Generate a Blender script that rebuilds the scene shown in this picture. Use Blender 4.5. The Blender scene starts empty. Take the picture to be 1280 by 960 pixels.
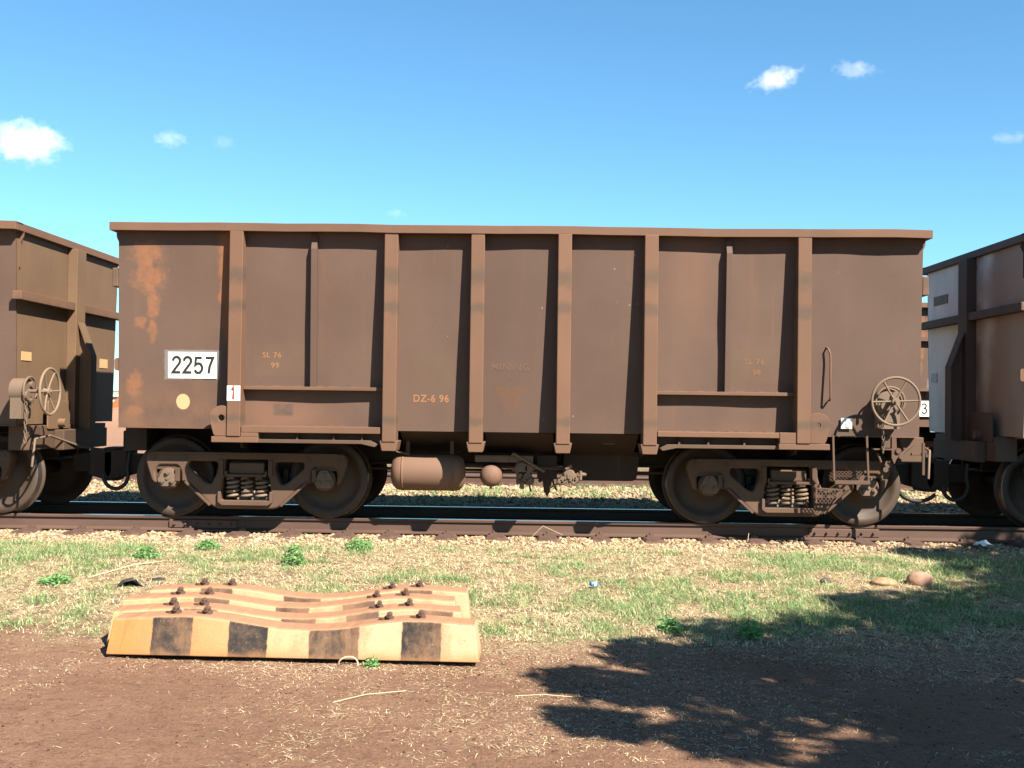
import bpy, bmesh, math, random
import numpy as np
from mathutils import Vector, Matrix

random.seed(7); rng = np.random.default_rng(11)
S = bpy.context.scene; COL = S.collection
R = math.radians

# ------------------------------------------------------------------ camera, sky, sun, exposure
CZ = 1.78
cam = bpy.data.cameras.new('camera'); co = bpy.data.objects.new('camera', cam); COL.objects.link(co)
cam.sensor_width = 36; cam.sensor_fit = 'HORIZONTAL'; cam.lens = 36*1340/1280
cam.clip_start = .05; cam.clip_end = 20000
PITCH, YAW, ROLL = math.atan(26/1340), R(.8), .0126
f = Vector((-math.sin(YAW)*math.cos(PITCH), math.cos(YAW)*math.cos(PITCH), math.sin(PITCH)))
r = f.cross(Vector((0, 0, 1))).normalized(); u = r.cross(f)
cr = r*math.cos(ROLL) + u*math.sin(ROLL); cu = u*math.cos(ROLL) - r*math.sin(ROLL)
co.matrix_world = Matrix(((cr.x, cu.x, -f.x, 0), (cr.y, cu.y, -f.y, 0), (cr.z, cu.z, -f.z, CZ), (0, 0, 0, 1)))
S.camera = co

SUN = Vector((.83, -1.0, 1.2)).normalized()
EL = math.asin(SUN.z); AZ = math.atan2(SUN.x, SUN.y)
w = bpy.data.worlds.new('World'); S.world = w; w.use_nodes = True
wn = w.node_tree; bg = wn.nodes['Background']
sky = wn.nodes.new('ShaderNodeTexSky'); sky.sky_type = 'NISHITA'; sky.sun_disc = False
sky.sun_elevation = EL; sky.sun_rotation = AZ
sky.air_density = 1.0; sky.dust_density = .1; sky.ozone_density = 1.0; sky.altitude = 0
tint = wn.nodes.new('ShaderNodeMix'); tint.data_type = 'RGBA'; tint.blend_type = 'MULTIPLY'; tint.inputs[0].default_value = 1
tint.inputs[7].default_value = (.575, .955, 1.12, 1)                     # the camera's cool white balance
wn.links.new(sky.outputs[0], tint.inputs[6]); wn.links.new(tint.outputs[2], bg.inputs[0]); bg.inputs[1].default_value = .05
sl = bpy.data.lights.new('sun', 'SUN'); sl.energy = 5.0; sl.angle = R(.5); sl.color = (1, .93, .82)
so = bpy.data.objects.new('sun', sl); COL.objects.link(so)
so.rotation_euler = (-SUN).to_track_quat('-Z', 'Y').to_euler(); so.location = (20, -25, 30)
S.view_settings.view_transform = 'Standard'; S.view_settings.look = 'None'
S.view_settings.exposure = 1.85; S.view_settings.gamma = 1
S.cycles.max_bounces = 8; S.cycles.volume_bounces = 5; S.cycles.transparent_max_bounces = 8

# ------------------------------------------------------------------ node helpers
class G:
    def __init__(s, name, k=.28):
        s.k = k; s.m = bpy.data.materials.new(name); s.m.use_nodes = True
        s.t = s.m.node_tree; s.n = s.t.nodes; s.b = s.n['Principled BSDF']; s._o = None
    def new(s, k, **p):
        x = s.n.new(k)
        for a, v in p.items(): setattr(x, a, v)
        return x
    def put(s, sock, v):
        if isinstance(v, bpy.types.NodeSocket): s.t.links.new(v, sock)
        elif isinstance(v, (tuple, list)) and len(v) == 3 and sock.type == 'RGBA': sock.default_value = (*[q*s.k for q in v], 1)
        else: sock.default_value = v
    def obj(s):
        if not s._o: s._o = s.new('ShaderNodeTexCoord').outputs['Object']
        return s._o
    def scale(s, v, sc, loc=(0, 0, 0)):
        x = s.new('ShaderNodeMapping'); s.put(x.inputs[0], v); x.inputs['Scale'].default_value = sc; x.inputs['Location'].default_value = loc
        return x.outputs[0]
    def noise(s, sc, det=4, rough=.55, vec=None, dist=0):
        x = s.new('ShaderNodeTexNoise'); s.put(x.inputs['Vector'], vec or s.obj())
        x.inputs['Scale'].default_value = sc; x.inputs['Detail'].default_value = det; x.inputs['Roughness'].default_value = rough
        x.inputs['Distortion'].default_value = dist
        return x.outputs['Fac']
    def vor(s, sc, vec=None, out='Distance'):
        x = s.new('ShaderNodeTexVoronoi'); s.put(x.inputs['Vector'], vec or s.obj()); x.inputs['Scale'].default_value = sc
        return x.outputs[out]
    def math(s, op, a, b=0., c=0., clamp=False):
        x = s.new('ShaderNodeMath', operation=op, use_clamp=clamp)
        for i, v in enumerate((a, b, c)): s.put(x.inputs[i], v)
        return x.outputs[0]
    def ramp(s, v, lo, hi, a=0., b=1.):
        x = s.new('ShaderNodeMapRange', interpolation_type='SMOOTHSTEP'); s.put(x.inputs[0], v)
        for i, q in zip((1, 2, 3, 4), (lo, hi, a, b)): x.inputs[i].default_value = q
        return x.outputs[0]
    def mix(s, fac, a, b, mode='MIX'):
        x = s.new('ShaderNodeMix', data_type='RGBA', blend_type=mode)
        s.put(x.inputs[0], fac); s.put(x.inputs[6], a); s.put(x.inputs[7], b)
        return x.outputs[2]
    def xyz(s, vec=None):
        x = s.new('ShaderNodeSeparateXYZ'); s.put(x.inputs[0], vec or s.obj()); return x.outputs
    def blob(s, cx, cz, rx, rz, soft=.5, wob=.5, sc=6.):
        """soft elliptical stain in the x-z plane with a noisy edge"""
        o = s.xyz()
        a = s.math('DIVIDE', s.math('SUBTRACT', o[0], cx), rx); b = s.math('DIVIDE', s.math('SUBTRACT', o[2], cz), rz)
        d = s.math('SQRT', s.math('ADD', s.math('MULTIPLY', a, a), s.math('MULTIPLY', b, b)))
        d = s.math('ADD', d, s.math('MULTIPLY', s.math('SUBTRACT', s.noise(sc, 4), .5), 2*wob))
        return s.ramp(d, 1-soft, 1+soft, 1., 0.)
    def bump(s, h, strength=.3, dist=.01):
        x = s.new('ShaderNodeBump'); x.inputs['Strength'].default_value = strength; x.inputs['Distance'].default_value = dist
        s.put(x.inputs['Height'], h); s.t.links.new(x.outputs[0], s.b.inputs['Normal'])
    def rand(s): return s.new('ShaderNodeObjectInfo').outputs['Random']
    def island(s): return s.new('ShaderNodeNewGeometry').outputs['Random Per Island']
    def up(s):
        x = s.new('ShaderNodeSeparateXYZ'); s.t.links.new(s.new('ShaderNodeNewGeometry').outputs['Normal'], x.inputs[0]); return x.outputs[2]
    def done(s, col, rough=.8, metal=0., spec=.3):
        s.put(s.b.inputs['Base Color'], col); s.put(s.b.inputs['Roughness'], rough); s.put(s.b.inputs['Metallic'], metal)
        s.b.inputs['Specular IOR Level'].default_value = spec
        return s.m

DUST = (.36, .205, .125); RUST = (.42, .16, .06)
def steel(name, a, b, dust=.35, dustcol=DUST, extra=None, rough=.75, streak=.5, specks=False, k=.28):
    g = G(name, k)
    c = g.mix(g.ramp(g.noise(1.1, 5), .35, .68), a, b)
    c = g.mix(g.math('MULTIPLY', g.ramp(g.noise(2.2, 6, .6, g.scale(g.obj(), (1, 1, .16))), .42, .78), streak), c, dustcol)
    c = g.mix(g.math('MULTIPLY', g.ramp(g.noise(14, 4, .7), .55, .8), .35), c, tuple(x*.6 for x in a))
    c = g.mix(g.math('MULTIPLY', g.ramp(g.noise(5, 5, .7, g.scale(g.obj(), (1.6, 1.6, .09))), .56, .74), .32), c, (.42, .20, .10))
    c = g.mix(g.math('MULTIPLY', g.ramp(g.noise(26, 4, .8), .62, .72), .3), c, (.44, .22, .12))
    c = g.mix(g.math('MULTIPLY', g.noise(90, 3, .7), .25), c, dustcol)
    c = g.mix(g.math('MULTIPLY', g.ramp(g.up(), .3, .9), dust), c, dustcol)
    if specks:
        sp = g.math('LESS_THAN', g.vor(9, g.scale(g.obj(), (1, .01, .8))), .075)
        sp = g.math('MULTIPLY', sp, g.ramp(g.noise(1.7, 2), .58, .62))
        c = g.mix(g.math('MULTIPLY', sp, .6), c, (.75, .7, .6))
    if extra: c = extra(g, c)
    h = g.new('ShaderNodeHueSaturation'); g.put(h.inputs['Value'], g.ramp(g.rand(), 0, 1, .93, 1.07)); g.put(h.inputs['Color'], c)
    g.bump(g.noise(120, 4, .7), .12, .004)
    return g.done(h.outputs[0], rough)

def rusty_end(g, c):
    for q in ((-4.2, 3.4, .16, .12), (-4.17, 3.13, .16, .14), (-4.14, 2.82, .06, .16), (-4.14, 2.55, .05, .1), (-4.34, 1.95, .08, .13), (-4.28, 2.65, .06, .06), (-4.35, 1.66, .1, .05)):
        c = g.mix(g.math('MULTIPLY', g.blob(q[0]+.105, q[1]-.445, q[2], q[3], .45, 1.0, 12), g.ramp(g.noise(18, 5, .75), .25, .65, .3, .85)), c, (.62, .26, .115))
    o = g.xyz()
    e = g.math('ADD', o[0], g.math('MULTIPLY', g.noise(5, 4), .25))
    m = g.math('MULTIPLY', g.ramp(e, -3.20, -3.12), g.ramp(o[2], 1.9, 2.1))
    c = g.mix(g.math('MULTIPLY', m, .85), c, (.60, .23, .09))
    m = g.math('MULTIPLY', g.ramp(o[2], 1.1, 1.75, 1., 0.), g.ramp(g.noise(3, 5), .35, .75))
    c = g.mix(g.math('MULTIPLY', m, .85), c, (.46, .225, .12))
    hx = g.math('DIVIDE', g.math('ABSOLUTE', g.math('ADD', o[0], 3.70-.105)), .31); hz = g.math('DIVIDE', g.math('ABSOLUTE', g.math('SUBTRACT', o[2], 2.178-.445)), .165)
    halo = g.ramp(g.math('ADD', g.math('MAXIMUM', hx, hz), g.math('MULTIPLY', g.math('SUBTRACT', g.noise(25, 4), .5), .12)), .94, 1.03, 1., 0.)
    c = g.mix(g.math('MULTIPLY', halo, .55), c, (.55, .57, .54))
    cir = g.blob(-3.8+.105, 1.77-.445, .075, .085, .08, .08, 12)
    return g.mix(cir, c, (1.25, .85, .42))
def rust_mid(x, z, rx, rz, col=(.5, .21, .10), k=.6):
    def fn(g, c):
        c = g.mix(g.math('MULTIPLY', g.blob(x+.105, z-.445, rx, rz, .8, .5, 4), k), c, col)
        return g.mix(g.math('MULTIPLY', g.ramp(g.xyz()[2], 1.0, 1.3, 1., 0.), g.ramp(g.noise(3, 4), .4, .8, 0., .6)), c, (.38, .19, .1))
    return fn
def marks(g, c):
    # old red stencilled patches: a faded downward triangle
    o = g.xyz(); zz = g.math('SUBTRACT', o[2], 1.64-.445)
    half = g.math('MULTIPLY', zz, .56)
    m = g.math('MULTIPLY', g.math('LESS_THAN', g.math('ABSOLUTE', g.math('ADD', o[0], .165-.105)), half), g.math('LESS_THAN', zz, .34))
    return g.mix(g.math('MULTIPLY', g.math('MULTIPLY', m, g.ramp(g.noise(25, 4, .7), .3, .6)), .45), c, (.42, .17, .07))
def browned_end(g, c):   # grey-white end, browner towards the near side and darkest around the end post
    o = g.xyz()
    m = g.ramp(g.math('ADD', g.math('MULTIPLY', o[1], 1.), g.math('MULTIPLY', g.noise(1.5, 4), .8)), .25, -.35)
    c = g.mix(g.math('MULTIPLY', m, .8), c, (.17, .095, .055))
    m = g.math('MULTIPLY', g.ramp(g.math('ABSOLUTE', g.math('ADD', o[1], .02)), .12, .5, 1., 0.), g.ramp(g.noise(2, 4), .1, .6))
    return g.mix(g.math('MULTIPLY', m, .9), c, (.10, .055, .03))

PA, PB = (.235, .134, .097), (.275, .165, .12)
def patch(x0, x1, z0, z1, col=(.30, .185, .11), k=.5):
    def fn(g, c):
        o = g.xyz(); e = .02
        m = g.math('MULTIPLY', g.math('MULTIPLY', g.ramp(o[0], x0+.105-e, x0+.105+e), g.ramp(o[0], x1+.105-e, x1+.105+e, 1., 0.)), g.math('MULTIPLY', g.ramp(o[2], z0-.445-e, z0-.445+e), g.ramp(o[2], z1-.445-e, z1-.445+e, 1., 0.)))
        return g.mix(g.math('MULTIPLY', m, g.ramp(g.noise(5, 4), .2, .7, 0., k)), c, col)
    return fn
def both(*fs):
    def fn(g, c):
        for q in fs: c = q(g, c)
        return c
    return fn
M = {}
M['panel'] = steel('panel_paint', PA, PB, .6, (.34, .20, .13), streak=.25, specks=True)
M['panel_rust'] = steel('panel_rusted', PA, PB, .6, (.36, .21, .13), rusty_end, streak=.35)
M['panel_f'] = steel('panel_warm', PA, PB, .6, (.36, .21, .13), both(rust_mid(1.8, 3.15, .22, .55, (.42, .21, .125), .5), patch(2.25, 2.78, 2.05, 2.42)), streak=.35)
M['panel_b'] = steel('panel_warm_low', PA, PB, .6, (.36, .21, .13), both(rust_mid(-2.75, 1.62, .5, .2, (.50, .25, .15), .6), patch(-3.02, -2.42, 2.07, 2.42), patch(-2.80, -2.58, 1.63, 1.76, (.12, .10, .09), .8)), streak=.3)
M['panel_c'] = steel('panel_patched', PA, PB, .6, (.34, .20, .13), patch(-1.25, -.8, 1.95, 2.32, (.29, .19, .10), .6), streak=.25, specks=True)
M['panel_d'] = steel('panel_marked', PA, PB, .6, (.34, .20, .13), marks, streak=.25, specks=True)
def smudges(g, c):   # grey-green scuffs at about shoulder height on the posts
    o = g.xyz()
    for z0, rz in ((2.72, .2), (2.38, .14), (1.15, .1)):
        m = g.ramp(g.math('ADD', g.math('ABSOLUTE', g.math('DIVIDE', g.math('SUBTRACT', o[2], z0), rz)), g.math('MULTIPLY', g.noise(9, 4), 1.1)), .6, 1.3, 1., 0.)
        c = g.mix(g.math('MULTIPLY', m, .6), c, (.18, .135, .095))
    return c
M['post'] = steel('post_dust', (.39, .20, .115), (.32, .17, .10), .6, (.47, .24, .14), smudges, streak=.5)
M['end'] = steel('end_paint', (.23, .135, .075), (.28, .165, .09), .6, (.34, .2, .11), streak=.5, k=.39)
M['under'] = steel('under_dust', (.19, .11, .07), (.27, .155, .095), .7, streak=.3)
M['frame'] = steel('cast_dust', (.27, .15, .095), (.20, .112, .07), .6, streak=.3)
M['dark_steel'] = steel('dark_brown_steel', (.055, .033, .024), (.085, .05, .034), .3, (.17, .1, .065), streak=.3)  # near-black steel; also carries the shade of the left headstock in its colour
M['tank'] = steel('tank_dust', (.36, .195, .125), (.42, .225, .14), .6, (.42, .24, .16), streak=.2)
M['valve'] = steel('valve_dust', (.27, .19, .13), (.34, .235, .16), .6, streak=.2, k=.36)
M['wheel'] = steel('wheel_dust', (.095, .062, .046), (.15, .10, .07), .3, streak=.1, rough=.6)
M['handwheel'] = steel('handwheel_grey', (.38, .28, .19), (.32, .225, .15), .4, streak=.2, k=.4)
M['white_end'] = steel('white_end_paint', (.68, .68, .67), (.54, .53, .51), .4, (.26, .17, .1), browned_end, streak=.35, k=1.)
M['dark_frame'] = steel('dark_frame_paint', (.06, .042, .04), (.085, .055, .045), .3, (.2, .12, .08), streak=.25, k=.7)
def plain(name, col, rough=.6, metal=0., var=.15, sc=20, k=.68):
    g = G(name, k)
    c = g.mix(g.ramp(g.noise(sc, 5, .65), .3, .75), col, tuple(x*(1-var*2) for x in col))
    g.bump(g.noise(sc*6, 3), .15, .003)
    return g.done(c, rough, metal)
M['white'] = plain('plate_white', (.82, .82, .76), .5, var=.04)
M['cream'] = plain('plate_cream', (.56, .36, .17), .6, var=.06)
M['black'] = plain('numeral_black', (.025, .027, .025), .5)
M['red'] = plain('numeral_red', (.38, .05, .025), .5)
M['tread'] = plain('bright_tread', (.34, .30, .27), .32, .9)
M['hose'] = plain('hose_rubber', (.028, .022, .02), .6)
def worn(name, col, lo, hi, base):
    g = G(name); c = g.mix(g.ramp(g.noise(75, 4, .7), lo, hi), base, col)
    return g.done(c, .8)
M['stencil'] = worn('stencil_orange', (.80, .36, .15), .24, .46, (.29, .18, .125))
M['stencil_ghost'] = worn('stencil_ghost', (.42, .22, .13), .4, .7, (.31, .19, .135))
M['stencil_faint'] = worn('stencil_faint', (.66, .30, .13), .32, .56, (.29, .18, .125))

# ------------------------------------------------------------------ mesh helpers
class MB:
    """collects shapes and links them as ONE mesh object"""
    def __init__(s): s.v = []; s.f = []; s.sm = []; s.mi = []
    def add(s, vs, fs, smooth=False, mi=0):
        o = len(s.v); s.v += [tuple(p) for p in vs]
        for q in fs: s.f.append([i+o for i in q]); s.sm.append(smooth); s.mi.append(mi)
        return s
    def box(s, x0, x1, y0, y1, z0, z1, mi=0):
        vs = [(x, y, z) for x in (x0, x1) for y in (y0, y1) for z in (z0, z1)]
        return s.add(vs, [(0, 1, 3, 2), (4, 6, 7, 5), (0, 4, 5, 1), (2, 3, 7, 6), (0, 2, 6, 4), (1, 5, 7, 3)], mi=mi)
    def prism(s, pts, d0, d1, ax='y', mi=0):
        """extrude a polygon: ax y -> pts are (x,z); ax x -> (y,z); ax z -> (x,y)"""
        def P(a, b, d): return (a, d, b) if ax == 'y' else (d, a, b) if ax == 'x' else (a, b, d)
        n = len(pts); vs = [P(a, b, d0) for a, b in pts] + [P(a, b, d1) for a, b in pts]
        fs = [tuple(range(n)), tuple(range(2*n-1, n-1, -1))] + [(i, i+n, (i+1) % n+n, (i+1) % n) for i in range(n)]
        return s.add(vs, fs, mi=mi)
    def bar(s, p, q, wd, ht=None, mi=0):
        ht = ht or wd; p = Vector(p); q = Vector(q); d = (q-p).normalized()
        a = d.cross(Vector((0, 0, 1)) if abs(d.z) < .95 else Vector((0, 1, 0))).normalized(); b = a.cross(d)
        vs = [e + a*wd/2*i + b*ht/2*j for e in (p, q) for i, j in ((-1, -1), (1, -1), (1, 1), (-1, 1))]
        return s.add(vs, [(0, 1, 2, 3), (7, 6, 5, 4), (0, 4, 5, 1), (1, 5, 6, 2), (2, 6, 7, 3), (3, 7, 4, 0)], mi=mi)
    def cyl(s, p, q, r0, r1=None, n=16, smooth=True, mi=0):
        r1 = r0 if r1 is None else r1; p = Vector(p); q = Vector(q); d = (q-p).normalized()
        a = d.orthogonal().normalized(); b = d.cross(a)
        ring = [a*math.cos(t)+b*math.sin(t) for t in [2*math.pi*i/n for i in range(n)]]
        vs = [p+e*r0 for e in ring]+[q+e*r1 for e in ring]
        s.add(vs, [(i, (i+1) % n, (i+1) % n+n, i+n) for i in range(n)], smooth, mi)
        s.add(vs[:n], [tuple(range(n-1, -1, -1))], False, mi); return s.add(vs[n:], [tuple(range(n))], False, mi)
    def lathe(s, prof, c, ax='y', n=40, smooth=True, mi=0, a0=0.):
        """prof = [(radius, offset along axis)]"""
        c = Vector(c); A = {'x': Vector((1, 0, 0)), 'y': Vector((0, 1, 0)), 'z': Vector((0, 0, 1))}[ax]
        a = {'x': Vector((0, 1, 0)), 'y': Vector((0, 0, 1)), 'z': Vector((1, 0, 0))}[ax]; b = A.cross(a)
        vs = [c + A*h + (a*math.cos(2*math.pi*i/n+a0)+b*math.sin(2*math.pi*i/n+a0))*max(rr, 1e-4) for rr, h in prof for i in range(n)]
        fs = [(k*n+i, k*n+(i+1) % n, (k+1)*n+(i+1) % n, (k+1)*n+i) for k in range(len(prof)-1) for i in range(n)]
        return s.add(vs, fs, smooth, mi)
    def tube(s, pts, rad, n=8, closed=False, smooth=True, mi=0):
        pts = [Vector(p) for p in pts]; m = len(pts); vs = []; up = None
        for i, p in enumerate(pts):
            d = (pts[(i+1) % m]-pts[i-1]) if closed or 0 < i < m-1 else (pts[1]-pts[0] if i == 0 else pts[-1]-pts[-2])
            d.normalize()
            if up is None: up = d.orthogonal().normalized()
            up = (up-d*up.dot(d)).normalized(); b = d.cross(up)
            vs += [p+(up*math.cos(t)+b*math.sin(t))*rad for t in [2*math.pi*k/n for k in range(n)]]
        fs = [((i % m)*n+k, (i % m)*n+(k+1) % n, ((i+1) % m)*n+(k+1) % n, ((i+1) % m)*n+k) for i in range(m if closed else m-1) for k in range(n)]
        s.add(vs, fs, smooth, mi)
        if not closed: s.add(vs[:n], [tuple(range(n-1, -1, -1))], False, mi); s.add(vs[-n:], [tuple(range(n))], False, mi)
        return s
    def mesh(s, name, origin=(0, 0, 0)):
        me = bpy.data.meshes.new(name); o = Vector(origin)
        me.from_pydata([tuple(Vector(p)-o) for p in s.v], [], s.f)
        for p, sm, mi in zip(me.polygons, s.sm, s.mi): p.use_smooth = sm; p.material_index = mi
        bm = bmesh.new(); bm.from_mesh(me); bmesh.ops.recalc_face_normals(bm, faces=bm.faces); bm.to_mesh(me); bm.free()
        return me
    def build(s, name, mat, parent=None, origin=(0, 0, 0), bev=0, loc=(0, 0, 0)):
        return link(name, s.mesh(name, origin), mat, parent, bev, loc)
def link(name, me, mat, parent=None, bev=0, loc=(0, 0, 0)):
    o = bpy.data.objects.new(name, me); COL.objects.link(o)
    for m in (mat if isinstance(mat, (list, tuple)) else [mat]): me.materials.append(m)
    o.parent = parent; o.location = loc
    if bev:
        b = o.modifiers.new('bevel', 'BEVEL'); b.width = bev; b.segments = 2; b.limit_method = 'ANGLE'; b.angle_limit = R(35)
    return o
def empty(name, loc=(0, 0, 0), parent=None):
    o = bpy.data.objects.new(name, None); COL.objects.link(o); o.location = loc; o.parent = parent; o.empty_display_size = .2; return o
def tag(o, label=None, cat=None, group=None, kind=None):
    for k, v in (('label', label), ('category', cat), ('group', group), ('kind', kind)):
        if v: o[k] = v
    return o
def copy_tree(o, parent=None, skip=()):
    c = o.copy(); COL.objects.link(c); c.parent = parent
    for ch in list(o.children):
        if ch.get('only') and ch['only'] in skip: continue
        copy_tree(ch, c, skip)
    return c
def rounded(pts, rad, seg=4):
    """round the corners of a polygon; rad is a number or a list"""
    out = []; n = len(pts)
    for i, p in enumerate(pts):
        rr = rad[i] if isinstance(rad, (list, tuple)) else rad
        p = Vector(p); a = Vector(pts[i-1])-p; b = Vector(pts[(i+1) % n])-p
        k = min(rr, a.length*.48, b.length*.48)
        if k < 1e-4: out.append(tuple(p)); continue
        pa = p+a.normalized()*k; pb = p+b.normalized()*k
        for j in range(seg+1):
            t = j/seg; out.append(tuple(pa*(1-t)**2+p*2*t*(1-t)+pb*t*t))
    return out
def cut_plate(name, outline, holes, thick, bevel, mat, parent, y, origin):
    """a plate in the x-z plane with holes and softened edges, centred on depth y"""
    cv = bpy.data.curves.new(name, 'CURVE'); cv.dimensions = '2D'; cv.fill_mode = 'BOTH'
    cv.extrude = thick/2-bevel; cv.bevel_depth = bevel; cv.bevel_resolution = 1; cv.offset = -bevel
    for poly in [outline]+holes:
        sp = cv.splines.new('POLY'); sp.points.add(len(poly)-1); sp.use_cyclic_u = True
        for pt, (a, b) in zip(sp.points, poly): pt.co = (a, b, 0, 1)
    t = bpy.data.objects.new(name, cv); me = bpy.data.meshes.new_from_object(t)
    bpy.data.objects.remove(t); bpy.data.curves.remove(cv)
    me.transform(Matrix.Translation(Vector((0, y, 0))-Vector(origin)) @ Matrix.Rotation(R(90), 4, 'X')); me.materials.clear()
    me.name = name
    return link(name, me, mat, parent)
GLYPH = {'2': [(.03, .76), (.08, .9), (.17, .98), (.27, 1), (.39, .95), (.46, .83), (.45, .67), (.37, .53), (.18, .28), (.03, .045), (.49, .045)],
         '5': [(.45, .955), (.1, .955), (.055, .5), (.14, .58), (.26, .61), (.39, .55), (.47, .38), (.45, .2), (.36, .06), (.24, .02), (.11, .06), (.03, .2)],
         '7': [(.02, .955), (.46, .955), (.36, .7), (.25, .4), (.2, 0)],
         '3': [(.04, .82), (.11, .94), (.24, .99), (.37, .95), (.44, .8), (.4, .63), (.27, .54), (.2, .54), (.3, .53), (.43, .44), (.47, .27), (.41, .09), (.27, .01), (.12, .05), (.03, .2)],
         '1': [(.12, .78), (.24, .9), (.28, 1), (.28, 0)]}
def numerals(txt, x, z, h, stroke, y, mat, parent, origin, pitch=.64, wide=1., tilt=0., name='numeral'):
    """each numeral is a flat ribbon on its plate"""
    for k, ch in enumerate(txt):
        if ch not in GLYPH: continue
        P = [Vector((a*h*wide, b*h)) for a, b in GLYPH[ch]]; L = []; Rr = []
        for i, p in enumerate(P):
            d0 = (P[i]-P[i-1]).normalized() if i else (P[1]-P[0]).normalized()
            d1 = (P[i+1]-P[i]).normalized() if i < len(P)-1 else d0
            t = (d0+d1).normalized() if (d0+d1).length > .2 else d1
            nrm = Vector((-t.y, t.x)); kk = stroke/2/max(.45, nrm.dot(Vector((-d1.y, d1.x))))
            L.append(p+nrm*kk); Rr.append(p-nrm*kk)
        mb = MB(); n = len(P); ox = x+k*h*pitch*wide
        f3 = lambda q: (ox+q.x, y-math.tan(tilt)*q.y, z+q.y)
        mb.add([f3(q) for q in L+Rr], [(i, i+1, n+i+1, n+i) for i in range(n-1)])
        mb.build(name, mat, parent, origin)
def vnoise(x, y, sc, seed=0, octv=3):
    """smooth value noise, numpy"""
    r0 = np.random.default_rng(seed); T = r0.random((256, 256)); out = 0; amp = 1; tot = 0
    for o in range(octv):
        a = x*sc+17.3*o+100; b = y*sc+9.1*o+100; i = np.floor(a).astype(int); j = np.floor(b).astype(int)
        u_ = a-i; v_ = b-j; u_ = u_*u_*(3-2*u_); v_ = v_*v_*(3-2*v_); g = lambda p, q: T[p % 256, q % 256]
        out = out+amp*((g(i, j)*(1-u_)+g(i+1, j)*u_)*(1-v_)+(g(i, j+1)*(1-u_)+g(i+1, j+1)*u_)*v_); tot += amp; amp *= .5; sc *= 2
    return out/tot
def sstep(a, b, x): t = np.clip((x-a)/(b-a), 0, 1); return t*t*(3-2*t)

# ------------------------------------------------------------------ ground
RT = .445; TY = 13.2; T2 = 21.05
def gz(x, y):
    z = .25*sstep(7.6, 12.2, y) - .25*sstep(26, 34, y)
    z = z + .035*(vnoise(x, y, .6, 3)-.5)*sstep(11.6, 10.5, y) + .03*(vnoise(x, y, 4, 5)-.5)*sstep(12.4, 11, y) + .015*(vnoise(x, y, 2.5, 6)-.5)*sstep(12.5, 15, y)
    return z
def axis(lo, hi, step, far):
    a = list(np.arange(lo, hi+step/2, step)); d = step; b = [hi]; c = [lo]
    while b[-1] < far: d *= 1.35; b.append(b[-1]+d); c.append(c[-1]-d)
    return np.array(c[:0:-1]+a+b[1:])
gx = axis(-8, 8, .07, 3000); gy = axis(3.5, 16, .07, 3000)
X, Y = np.meshgrid(gx, gy); Z = gz(X, Y)
n1, n2 = X.shape
verts = np.stack([X, Y, Z], -1).reshape(-1, 3)
i0 = (np.arange(n1-1)[:, None]*n2+np.arange(n2-1)).ravel()
quads = np.stack([i0, i0+1, i0+n2+1, i0+n2], -1)
def np_mesh(name, verts, faces, smooth=False):
    me = bpy.data.meshes.new(name); k = faces.shape[1]
    me.vertices.add(len(verts)); me.vertices.foreach_set('co', np.ascontiguousarray(verts, dtype=np.float32).ravel())
    me.loops.add(faces.size); me.loops.foreach_set('vertex_index', np.ascontiguousarray(faces, dtype=np.int32).ravel())
    me.polygons.add(len(faces)); me.polygons.foreach_set('loop_start', np.arange(0, faces.size, k, dtype=np.int32))
    me.polygons.foreach_set('loop_total', np.full(len(faces), k, dtype=np.int32))
    me.polygons.foreach_set('use_smooth', np.full(len(faces), smooth)); me.update(); me.validate(); return me
g = G('red_dirt', .87)
o = g.xyz()
dirt = g.mix(g.ramp(g.noise(.8, 6), .3, .7), (.29, .155, .095), (.38, .215, .137))
dirt = g.mix(g.ramp(g.noise(11, 5, .7), .48, .75), dirt, (.19, .10, .062))
dirt = g.mix(g.math('MULTIPLY', g.ramp(g.noise(70, 3, .7), .5, .75), .5), dirt, (.40, .26, .17))
dirt = g.mix(g.math('MULTIPLY', g.ramp(g.noise(46, 5, .8), .54, .64), .75), dirt, (.115, .06, .04))
dirt = g.mix(g.math('MULTIPLY', g.ramp(g.noise(85, 4, .8), .56, .66), .6), dirt, (.52, .37, .26))
soil = g.mix(g.ramp(g.noise(9, 6, .75), .38, .60), (.18, .115, .065), (.48, .375, .215))
soil = g.mix(g.math('MULTIPLY', g.ramp(g.noise(60, 3, .7), .5, .7), .6), soil, (.60, .49, .31))
yy = g.math('ADD', o[1], g.math('MULTIPLY', g.math('SUBTRACT', g.noise(1.2, 6, .65), .5), 3.2))
c = g.mix(g.ramp(yy, 7.4, 8.8), dirt, soil)
stone = g.mix(g.vor(28, out='Color'), (.29, .20, .115), (.44, .33, .205))
stone = g.mix(g.ramp(g.vor(28), .35, .7), stone, (.14, .09, .06))
yb = g.math('ADD', o[1], g.math('MULTIPLY', g.math('SUBTRACT', g.noise(2.4, 4), .5), .7))
c = g.mix(g.ramp(yb, 11.65, 12.05), c, stone)
c = g.mix(g.ramp(o[1], 26, 40), c, dirt)
g.bump(g.math('ADD', g.noise(50, 6, .8), g.math('MULTIPLY', g.noise(9, 5, .7), 1.2)), 1.0, .05)
MG = g.done(c, .95, spec=.1)
ground = link('ground', np_mesh('ground', verts, quads, True), MG)
tag(ground, 'flat red dirt ground with a strip of straw and pale ballast along the track', kind='structure')

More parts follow.
